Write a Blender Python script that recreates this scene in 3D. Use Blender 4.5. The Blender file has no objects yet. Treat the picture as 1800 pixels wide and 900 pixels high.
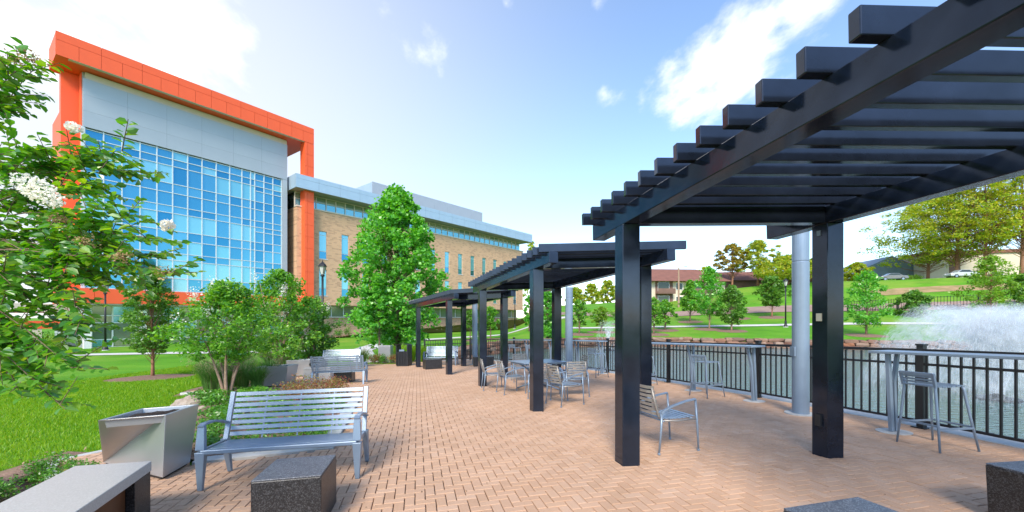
import bpy, math, random
import numpy as np
from mathutils import Vector, Matrix

# ------------------------------------------------------------------ camera, sky, sun, exposure
scene = bpy.context.scene
R = math.radians
F, CX, HY, CAMH = 720.0, 900.0, 560.0, 1.7          # focal length in photo pixels, centre column, eye-level row, eye height
cam_d = bpy.data.cameras.new('camera'); cam = bpy.data.objects.new('camera', cam_d)
scene.collection.objects.link(cam)
cam.location = (0, 0, CAMH); cam.rotation_euler = (R(90), 0, 0)
cam_d.sensor_width = 36; cam_d.lens = 36 * F / 1800; cam_d.shift_y = (HY - 450) / 1800
cam_d.clip_start = 0.05; cam_d.clip_end = 3000
scene.camera = cam
scene.cycles.transparent_max_bounces = 40

SUN_AZ, SUN_EL = R(-168), R(40)
sunv = Vector((math.sin(SUN_AZ) * math.cos(SUN_EL), math.cos(SUN_AZ) * math.cos(SUN_EL), math.sin(SUN_EL)))
world = bpy.data.worlds.new('World'); scene.world = world; world.use_nodes = True
SKY_STRENGTH = 0.15
sun_d = bpy.data.lights.new('sun', 'SUN'); sun_d.energy = 2.35; sun_d.angle = R(18); sun_d.color = (1.0, 0.90, 0.76)
sun = bpy.data.objects.new('sun', sun_d); scene.collection.objects.link(sun)
sun.rotation_euler = sunv.to_track_quat('Z', 'Y').to_euler()
scene.view_settings.view_transform = 'Standard'; scene.view_settings.look = 'None'
scene.view_settings.exposure = 1.22; scene.view_settings.gamma = 1.0
scene.view_settings.use_curve_mapping = False

def build_world():
    nt = world.node_tree; N = nt.nodes; L = nt.links; N.clear()
    out = N.new('ShaderNodeOutputWorld'); bg = N.new('ShaderNodeBackground'); L.new(bg.outputs[0], out.inputs[0])
    sky = N.new('ShaderNodeTexSky'); sky.sky_type = 'NISHITA'; sky.sun_disc = False
    sky.sun_elevation = SUN_EL; sky.sun_rotation = SUN_AZ
    sky.air_density = 1.0; sky.dust_density = 0.25; sky.ozone_density = 3.0; sky.altitude = 200
    tc = N.new('ShaderNodeTexCoord')
    def math_(op, a, b=None, c=None, clamp=False):
        n = N.new('ShaderNodeMath'); n.operation = op; n.use_clamp = clamp
        for i, v in enumerate((a, b, c)):
            if v is None: continue
            if isinstance(v, (int, float)): n.inputs[i].default_value = v
            else: L.new(v, n.inputs[i])
        return n.outputs[0]
    sep = N.new('ShaderNodeSeparateXYZ'); L.new(tc.outputs['Generated'], sep.inputs[0])
    zc = math_('MAXIMUM', sep.outputs[2], 0.03)
    zc = math_('ADD', zc, 0.12)
    cx = math_('DIVIDE', sep.outputs[0], zc); cy = math_('DIVIDE', sep.outputs[1], zc)
    comb = N.new('ShaderNodeCombineXYZ'); L.new(cx, comb.inputs[0]); L.new(cy, comb.inputs[1])
    mp = N.new('ShaderNodeMapping'); L.new(comb.outputs[0], mp.inputs[0])
    mp.inputs['Rotation'].default_value = (0, 0, R(32)); mp.inputs['Scale'].default_value = (1.0, 0.62, 1.0); mp.inputs['Location'].default_value = (3.1, 1.7, 0)
    n1 = N.new('ShaderNodeTexNoise'); n1.inputs['Scale'].default_value = 2.3; n1.inputs['Detail'].default_value = 9; n1.inputs['Roughness'].default_value = 0.58
    L.new(mp.outputs[0], n1.inputs[0])
    n2 = N.new('ShaderNodeTexNoise'); n2.inputs['Scale'].default_value = 0.55; n2.inputs['Detail'].default_value = 2
    L.new(mp.outputs[0], n2.inputs[0])
    # places of the clouds the photograph shows: (direction, width, weight)
    def dirp(px, py):
        v = Vector(((px - CX) / F, 1, (HY - py) / F)); return v.normalized()
    blobs = [(330, 60, 0.30, .30), (120, 60, 0.30, .30), (470, 130, 0.12, .22), (1060, 165, 0.075, .26), (1300, 85, 0.17, .27), (1420, 10, 0.14, .24), (890, 5, 0.06, .24), (1050, 5, 0.08, .24), (1010, 130, 0.03, .2), (700, 30, .22, .08), (1180, 120, .12, .15), (860, 120, .2, .10)]
    acc = None
    for px, py, w, k in blobs:
        d = dirp(px, py)
        vm = N.new('ShaderNodeVectorMath'); vm.operation = 'DISTANCE'; L.new(tc.outputs['Generated'], vm.inputs[0]); vm.inputs[1].default_value = d
        f = math_('MULTIPLY', math_('SUBTRACT', 1.0, math_('DIVIDE', vm.outputs['Value'], w), clamp=True), k)
        acc = f if acc is None else math_('MAXIMUM', acc, f)
    base = math_('ADD', math_('MULTIPLY', n2.outputs[0], 0.22), n1.outputs[0])
    dens = math_('ADD', base, acc)
    ramp = N.new('ShaderNodeMapRange'); ramp.interpolation_type = 'SMOOTHSTEP'
    L.new(dens, ramp.inputs[0]); ramp.inputs[1].default_value = 0.77; ramp.inputs[2].default_value = 0.95
    ramp.inputs[3].default_value = 0; ramp.inputs[4].default_value = 0.95
    low = N.new('ShaderNodeMapRange'); L.new(sep.outputs[2], low.inputs[0]); low.inputs[1].default_value = 0.0; low.inputs[2].default_value = 0.22
    cl = math_('MULTIPLY', ramp.outputs[0], low.outputs[0])
    mix = N.new('ShaderNodeMixRGB'); L.new(cl, mix.inputs[0]); L.new(sky.outputs[0], mix.inputs[1])
    mix.inputs[2].default_value = (4.2, 4.25, 4.35, 1)
    # thin bright veil over the left half of the sky and along the horizon
    vd = N.new('ShaderNodeVectorMath'); vd.operation = 'DISTANCE'; L.new(tc.outputs['Generated'], vd.inputs[0]); vd.inputs[1].default_value = dirp(120, 330)
    vr = N.new('ShaderNodeMapRange'); vr.interpolation_type = 'SMOOTHSTEP'; L.new(vd.outputs['Value'], vr.inputs[0]); vr.inputs[1].default_value = 0.1; vr.inputs[2].default_value = 1.15; vr.inputs[3].default_value = .9; vr.inputs[4].default_value = .03
    hz = N.new('ShaderNodeMapRange'); L.new(sep.outputs[2], hz.inputs[0]); hz.inputs[1].default_value = 0.0; hz.inputs[2].default_value = 0.5; hz.inputs[3].default_value = .0; hz.inputs[4].default_value = 0
    vs = math_('ADD', vr.outputs[0], hz.outputs[0], clamp=True)
    veil = N.new('ShaderNodeMixRGB'); L.new(vs, veil.inputs[0]); L.new(sky.outputs[0], veil.inputs[1]); veil.inputs[2].default_value = (2.9, 3.0, 3.2, 1)
    L.new(veil.outputs[0], mix.inputs[1])
    L.new(mix.outputs[0], bg.inputs[0]); bg.inputs[1].default_value = SKY_STRENGTH
build_world()

# ------------------------------------------------------------------ ground functions and helpers
C = scene.collection
def T(x, y): return .02 * x - .0316 * y + .175                      # the gently falling terrace
def at(px, py, Y): return Vector(((px - CX) / F * Y, Y, CAMH + (HY - py) / F * Y))
def tp(px, py, dz=0.0):
    a = (px - CX) / F; b = (HY - py) / F
    Y = (CAMH - .175 - dz) / (.02 * a - .0316 - b); return (a * Y, Y)
def sstep(a, b, x):
    t = np.clip((x - a) / (b - a), 0, 1); return t * t * (3 - 2 * t)

FENCE = [(6.35, 2.2), (6.12, 4.6), (5.98, 5.98), (5.33, 8.86), (4.43, 11.59), (3.39, 14.52), (2.09, 17.72), (0.1, 20.7), (-2.3, 22.75), (-4.75, 22.2)]
TERRACE = [(7.4, -5), (6.7, 2.2), (6.35, 6.1), (5.68, 8.98), (4.76, 11.72), (3.72, 14.66), (2.4, 17.9), (.35, 20.98), (-2.25, 23.1), (-5.0, 22.5),
           (-5.3, 20.45), (-6.1, 20.7), (-7.3, 20.9), (-9.2, 18.6), (-9.2, 11.6), (-4.35, 11.0), (-3.75, 10.2), (-2.43, 5.55), (-3.92, 5.01), (-5.5, 5.75),
           (-5.75, 5.2), (-4.1, 3.75), (-3.2, 2.3), (-2.6, 0.5), (-2.6, -5)]
BANK = [(45, 28), (30, 31.5), (24, 33.5), (15, 36), (9, 36.5), (4.5, 35), (0.5, 31), (-2.2, 27), (-3.0, 24.0)]     # far shore of the pond
POND = [(-2.0, 22.3), (.1, 20.2), (2.0, 17.3), (3.3, 14.2), (4.3, 11.3), (5.2, 8.7), (5.8, 5.8), (6.2, 2), (6.6, -6), (46, -6)] + BANK
WATER_Z = -0.75

def seg_dist(px, py, poly, closed=False):
    d = np.full(np.shape(px), 1e9)
    n = len(poly); m = n if closed else n - 1
    for i in range(m):
        ax, ay = poly[i]; bx, by = poly[(i + 1) % n]
        vx, vy = bx - ax, by - ay; L2 = vx * vx + vy * vy
        t = np.clip(((px - ax) * vx + (py - ay) * vy) / L2, 0, 1)
        d = np.minimum(d, np.hypot(px - ax - t * vx, py - ay - t * vy))
    return d
def inside(px, py, poly):
    px = np.asarray(px, float); py = np.asarray(py, float); c = np.zeros(px.shape, bool); n = len(poly)
    for i in range(n):
        ax, ay = poly[i]; bx, by = poly[(i + 1) % n]
        if ay == by: continue
        cond = ((ay > py) != (by > py)) & (px < (bx - ax) * (py - ay) / (by - ay) + ax)
        c ^= cond
    return c
def G(x, y):
    x = np.asarray(x, float); y = np.asarray(y, float)
    tz = T(x, y) - .06
    back = -.8 + .014 * np.clip(y - 25, 0, 200)
    k = .12; left = (tz + back + np.sqrt((tz - back) ** 2 + k * k)) / 2 - .03
    left = left - .25 * np.exp(-((x + 13) / 6) ** 2 - ((y - 12) / 5) ** 2) * 0
    d = seg_dist(x, y, BANK)
    hr = sstep(0.0, .75, x / np.maximum(y, 5.))
    dd = np.minimum(d, 52)
    hill = -.15 + .062 * np.minimum(d, 90) + hr * (.0021 * dd ** 2) - .02 * hr * np.clip(d - 52, 0, 60)
    side = sstep(-3.5, 4.5, x - (.04 * (y - 24)))
    far = sstep(22, 27, y)
    g = left * (1 - side * far) + hill * (side * far)
    right = sstep(6.5, 8, x) * (1 - far)
    g = g * (1 - right) + (-.2) * right
    return np.where(inside(x, y, POND), -1.7, g)
def g1(x, y): return float(G(np.array([x]), np.array([y]))[0])
def gp(px, py, far=260.):
    Y = np.concatenate([np.linspace(2, 60, 1200), np.linspace(60, far, 1200)])
    a = (px - CX) / F; b = (HY - py) / F
    z = CAMH + b * Y; g = G(a * Y, Y)
    k = np.where(z <= g)[0]
    i = int(k[0]) if len(k) else len(Y) - 1
    return (a * Y[i], Y[i], float(max(g[i], WATER_Z)))

# ------------------------------------------------------------------ mesh building
class MB:
    def __init__(s): s.v = []; s.f = []
    def add(s, v, f):
        o = len(s.v); s.v.extend(v); s.f.extend([tuple(i + o for i in q) for q in f]); return s
    def obox(s, c, ax, ay, az):
        c = Vector(c); ax = Vector(ax); ay = Vector(ay); az = Vector(az)
        v = [c + ax * i + ay * j + az * k for k in (-1, 1) for j in (-1, 1) for i in (-1, 1)]
        return s.add([tuple(p) for p in v], [(0, 2, 3, 1), (4, 5, 7, 6), (0, 1, 5, 4), (2, 6, 7, 3), (0, 4, 6, 2), (1, 3, 7, 5)])
    def box(s, x0, x1, y0, y1, z0, z1):
        return s.obox(((x0 + x1) / 2, (y0 + y1) / 2, (z0 + z1) / 2), ((x1 - x0) / 2, 0, 0), (0, (y1 - y0) / 2, 0), (0, 0, (z1 - z0) / 2))
    def hexa(s, b, t):
        return s.add([tuple(p) for p in list(b) + list(t)], [(3, 2, 1, 0), (4, 5, 6, 7), (0, 1, 5, 4), (1, 2, 6, 5), (2, 3, 7, 6), (3, 0, 4, 7)])
    def bar(s, p, q, w, h, up=(0, 0, 1)):
        p = Vector(p); q = Vector(q); d = q - p; L = d.length; d.normalize()
        sd = d.cross(Vector(up)); sd = sd.normalized() if sd.length > 1e-5 else Vector((1, 0, 0)); u = sd.cross(d)
        return s.obox((p + q) / 2, d * L / 2, sd * w / 2, u * h / 2)
    def tube(s, pts, rad, n=8, cap=True):
        pts = [Vector(p) for p in pts]; o = len(s.v)
        if isinstance(rad, (int, float)): rad = [rad] * len(pts)
        ref = None
        for i, p in enumerate(pts):
            d = (pts[min(i + 1, len(pts) - 1)] - pts[max(i - 1, 0)]).normalized()
            if ref is None:
                ref = d.cross(Vector((0, 0, 1)))
                if ref.length < .05: ref = d.cross(Vector((0, 1, 0)))
                ref.normalize()
            e2 = d.cross(ref).normalized(); ref = e2.cross(d).normalized()
            for k in range(n):
                a = 2 * math.pi * k / n; s.v.append(tuple(p + (ref * math.cos(a) + e2 * math.sin(a)) * rad[i]))
        m = len(pts)
        for i in range(m - 1):
            for k in range(n):
                s.f.append((o + i * n + k, o + i * n + (k + 1) % n, o + (i + 1) * n + (k + 1) % n, o + (i + 1) * n + k))
        if cap:
            s.f.append(tuple(o + k for k in range(n))[::-1]); s.f.append(tuple(o + (m - 1) * n + k for k in range(n)))
        return s
    def prism(s, poly, z0, z1):
        n = len(poly); o = len(s.v)
        zf0 = z0 if callable(z0) else (lambda x, y: z0); zf1 = z1 if callable(z1) else (lambda x, y: z1)
        s.v += [(x, y, zf0(x, y)) for x, y in poly] + [(x, y, zf1(x, y)) for x, y in poly]
        s.f.append(tuple(o + i for i in range(n))[::-1]); s.f.append(tuple(o + n + i for i in range(n)))
        for i in range(n): j = (i + 1) % n; s.f.append((o + i, o + j, o + n + j, o + n + i))
        return s
    def lathe(s, prof, n=16, c=(0, 0, 0)):
        o = len(s.v); m = len(prof)
        for r, z in prof:
            for k in range(n): a = 2 * math.pi * k / n; s.v.append((c[0] + r * math.cos(a), c[1] + r * math.sin(a), c[2] + z))
        for i in range(m - 1):
            for k in range(n): s.f.append((o + i * n + k, o + i * n + (k + 1) % n, o + (i + 1) * n + (k + 1) % n, o + (i + 1) * n + k))
        s.f.append(tuple(o + k for k in range(n))[::-1]); s.f.append(tuple(o + (m - 1) * n + k for k in range(n)))
        return s
    def mesh(s, name):
        me = bpy.data.meshes.new(name); me.from_pydata(s.v, [], s.f); me.update(); return me
    def build(s, name, mat, parent=None, bevel=0, smooth=False):
        return mkobj(name, s.mesh(name), mat, parent, bevel, smooth)
def np_mesh(name, V, nv):                                            # V (N*nv,3): N separate polygons of nv corners
    me = bpy.data.meshes.new(name); n = len(V) // nv
    me.vertices.add(len(V)); me.vertices.foreach_set('co', np.ascontiguousarray(V, dtype=np.float32).ravel())
    me.loops.add(n * nv); me.loops.foreach_set('vertex_index', np.arange(n * nv, dtype=np.int32))
    me.polygons.add(n); me.polygons.foreach_set('loop_start', np.arange(0, n * nv, nv, dtype=np.int32))
    me.update(calc_edges=True); me.validate(); return me
def mkobj(name, me, mat, parent=None, bevel=0, smooth=False):
    o = bpy.data.objects.new(name, me); C.objects.link(o)
    if mat is not None and not me.materials: me.materials.append(mat)
    if parent is not None: o.parent = parent
    if smooth:
        me.polygons.foreach_set('use_smooth', [True] * len(me.polygons))
    if bevel:
        b = o.modifiers.new('bevel', 'BEVEL'); b.width = bevel; b.segments = 2; b.limit_method = 'ANGLE'; b.angle_limit = R(40)
    return o
def tag(o, label=None, cat=None, group=None, kind=None):
    if label: o['label'] = label
    if cat: o['category'] = cat
    if group: o['group'] = group
    if kind: o['kind'] = kind
    return o
def thing(name, label, cat, loc=(0, 0, 0), rz=0, group=None):
    o = bpy.data.objects.new(name, None); C.objects.link(o); o.empty_display_size = .2
    o.location = loc; o.rotation_euler = (0, 0, rz); return tag(o, label, cat, group)
TILT = Vector((0, 0, 1)).rotation_difference(Vector((-.02, .0316, 1)).normalized())
def on_terrace(o, x, y, rz, dz=0):
    o.location = (x, y, T(x, y) + dz); o.rotation_euler = (TILT.to_matrix() @ Matrix.Rotation(rz, 3, 'Z')).to_euler(); return o
def copy_tree(o, parent=None):
    c = o.copy(); C.objects.link(c); c.parent = parent
    for ch in list(o.children): copy_tree(ch, c)
    return c

# ------------------------------------------------------------------ materials
def mat(name, col, rough=.5, metal=0., var=0., vscale=3., bump=0., bscale=40., spec=.5, col2=None, coat=0., detail=4.):
    m = bpy.data.materials.new(name); m.use_nodes = True; nt = m.node_tree; N = nt.nodes; L = nt.links
    b = N['Principled BSDF']; b.inputs['Roughness'].default_value = rough; b.inputs['Metallic'].default_value = metal
    b.inputs['Base Color'].default_value = (*col, 1); b.inputs['Specular IOR Level'].default_value = spec
    if coat: b.inputs['Coat Weight'].default_value = coat; b.inputs['Coat Roughness'].default_value = .12
    tc = N.new('ShaderNodeTexCoord')
    if var or col2:
        n = N.new('ShaderNodeTexNoise'); n.inputs['Scale'].default_value = vscale; n.inputs['Detail'].default_value = detail; n.inputs['Roughness'].default_value = .6
        L.new(tc.outputs['Object'], n.inputs[0])
        mr = N.new('ShaderNodeMapRange'); L.new(n.outputs[0], mr.inputs[0]); mr.inputs[1].default_value = .3; mr.inputs[2].default_value = .7
        mx = N.new('ShaderNodeMixRGB'); L.new(mr.outputs[0], mx.inputs[0])
        c2 = col2 if col2 else tuple(min(1, c * (1 + var)) for c in col); c1 = col if col2 else tuple(c * (1 - var) for c in col)
        mx.inputs[1].default_value = (*c1, 1); mx.inputs[2].default_value = (*c2, 1); L.new(mx.outputs[0], b.inputs['Base Color'])
        mr2 = N.new('ShaderNodeMapRange'); L.new(n.outputs[0], mr2.inputs[0]); mr2.inputs[3].default_value = max(.02, rough - .08); mr2.inputs[4].default_value = min(1, rough + .1)
        L.new(mr2.outputs[0], b.inputs['Roughness'])
    if bump:
        n = N.new('ShaderNodeTexNoise'); n.inputs['Scale'].default_value = bscale; n.inputs['Detail'].default_value = 5
        L.new(tc.outputs['Object'], n.inputs[0])
        bp = N.new('ShaderNodeBump'); bp.inputs['Strength'].default_value = bump; bp.inputs['Distance'].default_value = .02
        L.new(n.outputs[0], bp.inputs['Height']); L.new(bp.outputs[0], b.inputs['Normal'])
    return m
def mat_random(name, cols, rough=.8, island=True, bump=0., bscale=60., mottle=.15):
    m = bpy.data.materials.new(name); m.use_nodes = True; nt = m.node_tree; N = nt.nodes; L = nt.links
    b = N['Principled BSDF']; b.inputs['Roughness'].default_value = rough
    src = N.new('ShaderNodeNewGeometry').outputs['Random Per Island'] if island else N.new('ShaderNodeObjectInfo').outputs['Random']
    cr = N.new('ShaderNodeValToRGB'); els = cr.color_ramp.elements
    for i, c in enumerate(cols):
        p = i / max(1, len(cols) - 1)
        e = els[i] if i < 2 else els.new(p)
        e.position = p; e.color = (*c, 1)
    L.new(src, cr.inputs[0])
    geo = N.new('ShaderNodeNewGeometry')
    n = N.new('ShaderNodeTexNoise'); n.inputs['Scale'].default_value = .8; n.inputs['Detail'].default_value = 11; L.new(geo.outputs['Position'], n.inputs[0])
    mr = N.new('ShaderNodeMapRange'); L.new(n.outputs[0], mr.inputs[0]); mr.inputs[1].default_value = .25; mr.inputs[2].default_value = .75; mr.inputs[3].default_value = 1 - mottle; mr.inputs[4].default_value = 1 + mottle
    n.inputs['Roughness'].default_value = .72
    mx = N.new('ShaderNodeMixRGB'); mx.blend_type = 'MULTIPLY'; mx.inputs[0].default_value = 1
    L.new(cr.outputs[0], mx.inputs[1]); L.new(mr.outputs[0], mx.inputs[2]); L.new(mx.outputs[0], b.inputs['Base Color'])
    if bump:
        n2 = N.new('ShaderNodeTexNoise'); n2.inputs['Scale'].default_value = bscale; n2.inputs['Detail'].default_value = 4; L.new(geo.outputs['Position'], n2.inputs[0])
        bp = N.new('ShaderNodeBump'); bp.inputs['Strength'].default_value = bump; bp.inputs['Distance'].default_value = .01
        L.new(n2.outputs[0], bp.inputs['Height']); L.new(bp.outputs[0], b.inputs['Normal'])
    return m
def mat_leaf(name, cols, trans=.45, gloss=.08):
    m = bpy.data.materials.new(name); m.use_nodes = True; nt = m.node_tree; N = nt.nodes; L = nt.links; N.clear()
    out = N.new('ShaderNodeOutputMaterial')
    geo = N.new('ShaderNodeNewGeometry'); cr = N.new('ShaderNodeValToRGB'); els = cr.color_ramp.elements
    for i, c in enumerate(cols):
        p = i / max(1, len(cols) - 1); e = els[i] if i < 2 else els.new(p); e.position = p; e.color = (*c, 1)
    L.new(geo.outputs['Random Per Island'], cr.inputs[0])
    di = N.new('ShaderNodeBsdfDiffuse'); tr = N.new('ShaderNodeBsdfTranslucent'); gl = N.new('ShaderNodeBsdfGlossy'); gl.inputs['Roughness'].default_value = .38
    L.new(cr.outputs[0], di.inputs[0])
    hs = N.new('ShaderNodeHueSaturation'); hs.inputs['Hue'].default_value = .485; hs.inputs['Saturation'].default_value = 1.15; hs.inputs['Value'].default_value = 1.7
    L.new(cr.outputs[0], hs.inputs['Color']); L.new(hs.outputs[0], tr.inputs[0])
    m1 = N.new('ShaderNodeMixShader'); m1.inputs[0].default_value = trans; L.new(di.outputs[0], m1.inputs[1]); L.new(tr.outputs[0], m1.inputs[2])
    m2 = N.new('ShaderNodeMixShader'); m2.inputs[0].default_value = gloss; L.new(m1.outputs[0], m2.inputs[1]); L.new(gl.outputs[0], m2.inputs[2])
    L.new(m2.outputs[0], out.inputs[0]); return m
def mat_granite(name, dark, light, rough, amount=.5):
    m = bpy.data.materials.new(name); m.use_nodes = True; nt = m.node_tree; N = nt.nodes; L = nt.links
    b = N['Principled BSDF']; b.inputs['Roughness'].default_value = rough
    tc = N.new('ShaderNodeTexCoord'); v = N.new('ShaderNodeTexVoronoi'); v.inputs['Scale'].default_value = 150; L.new(tc.outputs['Object'], v.inputs[0])
    n = N.new('ShaderNodeTexNoise'); n.inputs['Scale'].default_value = 70; n.inputs['Detail'].default_value = 6; n.inputs['Roughness'].default_value = .7; L.new(tc.outputs['Object'], n.inputs[0])
    mx0 = N.new('ShaderNodeMixRGB'); mx0.inputs[0].default_value = .5; L.new(v.outputs['Color'], mx0.inputs[1]); L.new(n.outputs[0], mx0.inputs[2])
    bw = N.new('ShaderNodeRGBToBW'); L.new(mx0.outputs[0], bw.inputs[0])
    mr = N.new('ShaderNodeMapRange'); L.new(bw.outputs[0], mr.inputs[0]); mr.inputs[1].default_value = .46; mr.inputs[2].default_value = .82
    mx = N.new('ShaderNodeMixRGB'); L.new(mr.outputs[0], mx.inputs[0]); mx.inputs[1].default_value = (*dark, 1); mx.inputs[2].default_value = (*light, 1)
    L.new(mx.outputs[0], b.inputs['Base Color']); return m

M = {}
M['paver'] = mat_random('paver_single', [(.465, .283, .175), (.495, .31, .195), (.52, .33, .215), (.48, .295, .185), (.535, .352, .237)], .85, False, .35, 90, .15)
M['paver_field'] = mat_random('paver_field', [(.465, .283, .175), (.495, .31, .195), (.52, .33, .215), (.48, .295, .185), (.535, .352, .237)], .85, True, .35, 90, .15)
M['joint'] = mat('joint_sand', (.30, .20, .13), .95, var=.3, vscale=6)
M['concrete'] = mat('concrete', (.46, .46, .44), .85, var=.14, vscale=5, bump=.2, bscale=70)
M['path'] = mat('path_concrete', (.55, .54, .51), .9, var=.1, vscale=1.5)
M['silver'] = mat('silver_paint_sky_tint', (.215, .28, .365), .36, .3, var=.06, vscale=4, bump=.03, bscale=300)  # bluish base: blue of the skylight is mixed into the silver colour
M['silver_brown'] = mat('silver_paint_brown', (.30, .28, .26), .42, .45, var=.15, vscale=12)  # browner silver for chair backs and side rails
M['black'] = mat('black_steel', (.019, .027, .045), .12, .45, var=.35, vscale=2.2, bump=.04, bscale=5, spec=.5)
M['black_matte'] = mat('black_matte', (.012, .013, .016), .45, 0., var=.25, vscale=3)
M['granite'] = mat_granite('granite_dark', (.006, .006, .007), (.085, .085, .09), .4)
M['granite_top'] = mat_granite('granite_blue_grey', (.045, .052, .068), (.24, .26, .29), .42)  # blue-grey for cube tops, paler than the near-black sides, similar roughness
M['granite_grey'] = mat_granite('granite_grey', (.40, .385, .36), (.52, .505, .48), .5)  # base colour brightened to hold the sunlight on the bench seat
M['bench_brown'] = mat('brown_panel', (.11, .045, .018), .45, .2, var=.3, vscale=5)  # mottled brown for the recessed side below the granite bench seat
M['planter'] = mat('planter_metal', (.42, .43, .45), .3, .55, var=.05, vscale=1.2)
M['soil'] = mat('soil', (.028, .017, .011), .95, var=.5, vscale=30, bump=.9, bscale=40)
M['mulch'] = mat('mulch', (.13, .07, .045), .95, col2=(.30, .19, .13), vscale=26, bump=1., bscale=45, detail=8)
M['orange'] = mat('orange_panel', (.80, .105, .028), .5, 0., var=.05, vscale=.5)
M['panel'] = mat('metal_wall_panel', (.36, .40, .45), .42, .25, var=.05, vscale=.35)
M['trim'] = mat('pale_trim', (.52, .48, .42), .6, 0., var=.05, vscale=1)
M['fascia'] = mat('blue_grey_fascia', (.36, .47, .58), .38, .35, var=.06, vscale=.4)
M['mullion'] = mat('white_mullion', (.56, .62, .66), .4, .2)
M['soffit'] = mat('soffit', (.30, .30, .29), .6, .0)
def mat_glass(name, c1, c2, rough, metal):
    m = bpy.data.materials.new(name); m.use_nodes = True; nt = m.node_tree; N = nt.nodes; L = nt.links
    b = N['Principled BSDF']; b.inputs['Metallic'].default_value = metal; b.inputs['Roughness'].default_value = rough
    oi = N.new('ShaderNodeObjectInfo'); mx = N.new('ShaderNodeMixRGB'); L.new(oi.outputs['Random'], mx.inputs[0])
    mx.inputs[1].default_value = (*c1, 1); mx.inputs[2].default_value = (*c2, 1); L.new(mx.outputs[0], b.inputs['Base Color'])
    geo = N.new('ShaderNodeNewGeometry'); n = N.new('ShaderNodeTexNoise'); n.inputs['Scale'].default_value = .6; L.new(geo.outputs['Position'], n.inputs[0])
    bp = N.new('ShaderNodeBump'); bp.inputs['Strength'].default_value = .06; bp.inputs['Distance'].default_value = .05; L.new(n.outputs[0], bp.inputs['Height']); L.new(bp.outputs[0], b.inputs['Normal'])
    return m
M['glass'] = mat_glass('blue_glass', (.035, .24, .40), (.12, .40, .53), .06, .75)
M['glass_light'] = mat_glass('blue_glass_with_blind', (.17, .48, .57), (.24, .54, .62), .12, .55)
M['glass_dark'] = mat_glass('dark_glass', (.02, .035, .035), (.05, .07, .06), .05, .3)
M['glass_green'] = mat_glass('green_glass', (.16, .24, .16), (.34, .36, .22), .08, .3)
M['bark'] = mat('bark', (.11, .07, .045), .9, col2=(.22, .15, .10), vscale=18, bump=.8, bscale=50)
M['bark_pale'] = mat('bark_pale', (.24, .15, .10), .85, col2=(.40, .28, .20), vscale=9, bump=.5, bscale=40)
M['bark_red'] = mat('bark_pine', (.20, .085, .045), .9, col2=(.34, .17, .10), vscale=12, bump=.8, bscale=30)
M['stone'] = mat_random('sandstone', [(.10, .04, .025), (.21, .12, .08), (.15, .085, .06), (.27, .19, .14), (.22, .08, .035)], .9, False, .9, 7, .35)
M['rock'] = mat('field_rock', (.23, .17, .13), .9, col2=(.42, .35, .29), vscale=7, bump=.7, bscale=25, detail=8)
M['asphalt'] = mat('asphalt', (.30, .20, .16), .9, var=.15, vscale=.5)
M['white'] = mat('white_paint', (.75, .75, .74), .6)
M['lamp_glass'] = mat('lamp_glass', (.5, .5, .46), .25)
M['leaf_fg'] = mat_leaf('leaf_crape_near', [(.035, .17, .015), (.075, .27, .025), (.13, .34, .03), (.26, .42, .03)], .5, .10)
M['leaf_mid'] = mat_leaf('leaf_mid', [(0.049, 0.183, 0.0253), (0.0979, 0.292, 0.0316), (0.171, 0.401, 0.0443), (0.245, 0.474, 0.0506)], .42, .05)
M['leaf_big'] = mat_leaf('leaf_sycamore', [(0.045, 0.216, 0.027), (0.09, 0.342, 0.036), (0.154, 0.468, 0.054), (0.234, 0.558, 0.072)], .42, .06)
M['leaf_oak'] = mat_leaf('leaf_young_oak', [(0.0635, 0.171, 0.0263), (0.114, 0.265, 0.0394), (0.177, 0.34, 0.0525)], .4, .04)
M['leaf_pine'] = mat_leaf('needle_pine', [(.11, .22, .02), (.24, .36, .035), (.40, .45, .05), (.55, .50, .07)], .45, .02)
M['leaf_yellow'] = mat_leaf('leaf_yellowing', [(0.168, 0.168, 0.028), (0.308, 0.266, 0.042), (0.42, 0.308, 0.056)], .35, .02)
M['leaf_shrub'] = mat_leaf('leaf_shrub', [(0.0449, 0.159, 0.0155), (0.0876, 0.26, 0.0259), (0.149, 0.354, 0.0388)], .35, .05)
M['leaf_red'] = mat_leaf('leaf_red_shrub', [(0.188, 0.0525, 0.0375), (0.3, 0.112, 0.0562), (0.188, 0.263, 0.0562), (0.413, 0.188, 0.0938)], .35, .03)
M['leaf_lime'] = mat_leaf('leaf_lime', [(0.117, 0.26, 0.026), (0.195, 0.364, 0.039), (0.286, 0.416, 0.065)], .4, .04)
M['grass_tuft'] = mat_leaf('grass_tuft', [(0.0525, 0.15, 0.03), (0.09, 0.225, 0.045), (0.15, 0.255, 0.075)], .4, .03)
M['plume'] = mat_leaf('grass_plume', [(0.3, 0.26, 0.15), (0.42, 0.36, 0.22)], .4, 0)
M['blade'] = mat_leaf('lawn_blade', [(.08, .23, .012), (.14, .32, .018), (.21, .39, .02), (.30, .40, .03)], .4, .02)
M['flower'] = mat_leaf('white_flower', [(0.75, 0.73, 0.66), (0.85, 0.82, 0.74)], .3, 0)
M['seed'] = mat_leaf('brown_seed', [(.34, .24, .12), (.46, .34, .18)], .2, 0)
M['red_roof'] = mat('brown_roof', (.20, .085, .06), .9, var=.18, vscale=1.2)
M['beige'] = mat('beige_wall', (.58, .50, .40), .85, var=.08, vscale=.4)
M['brown_wall'] = mat('brown_siding', (.16, .09, .07), .8, var=.15, vscale=1)
M['blue_roof'] = mat('blue_grey_roof', (.16, .22, .30), .7, var=.15, vscale=.8)
M['hedge'] = M['leaf_shrub']
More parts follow.
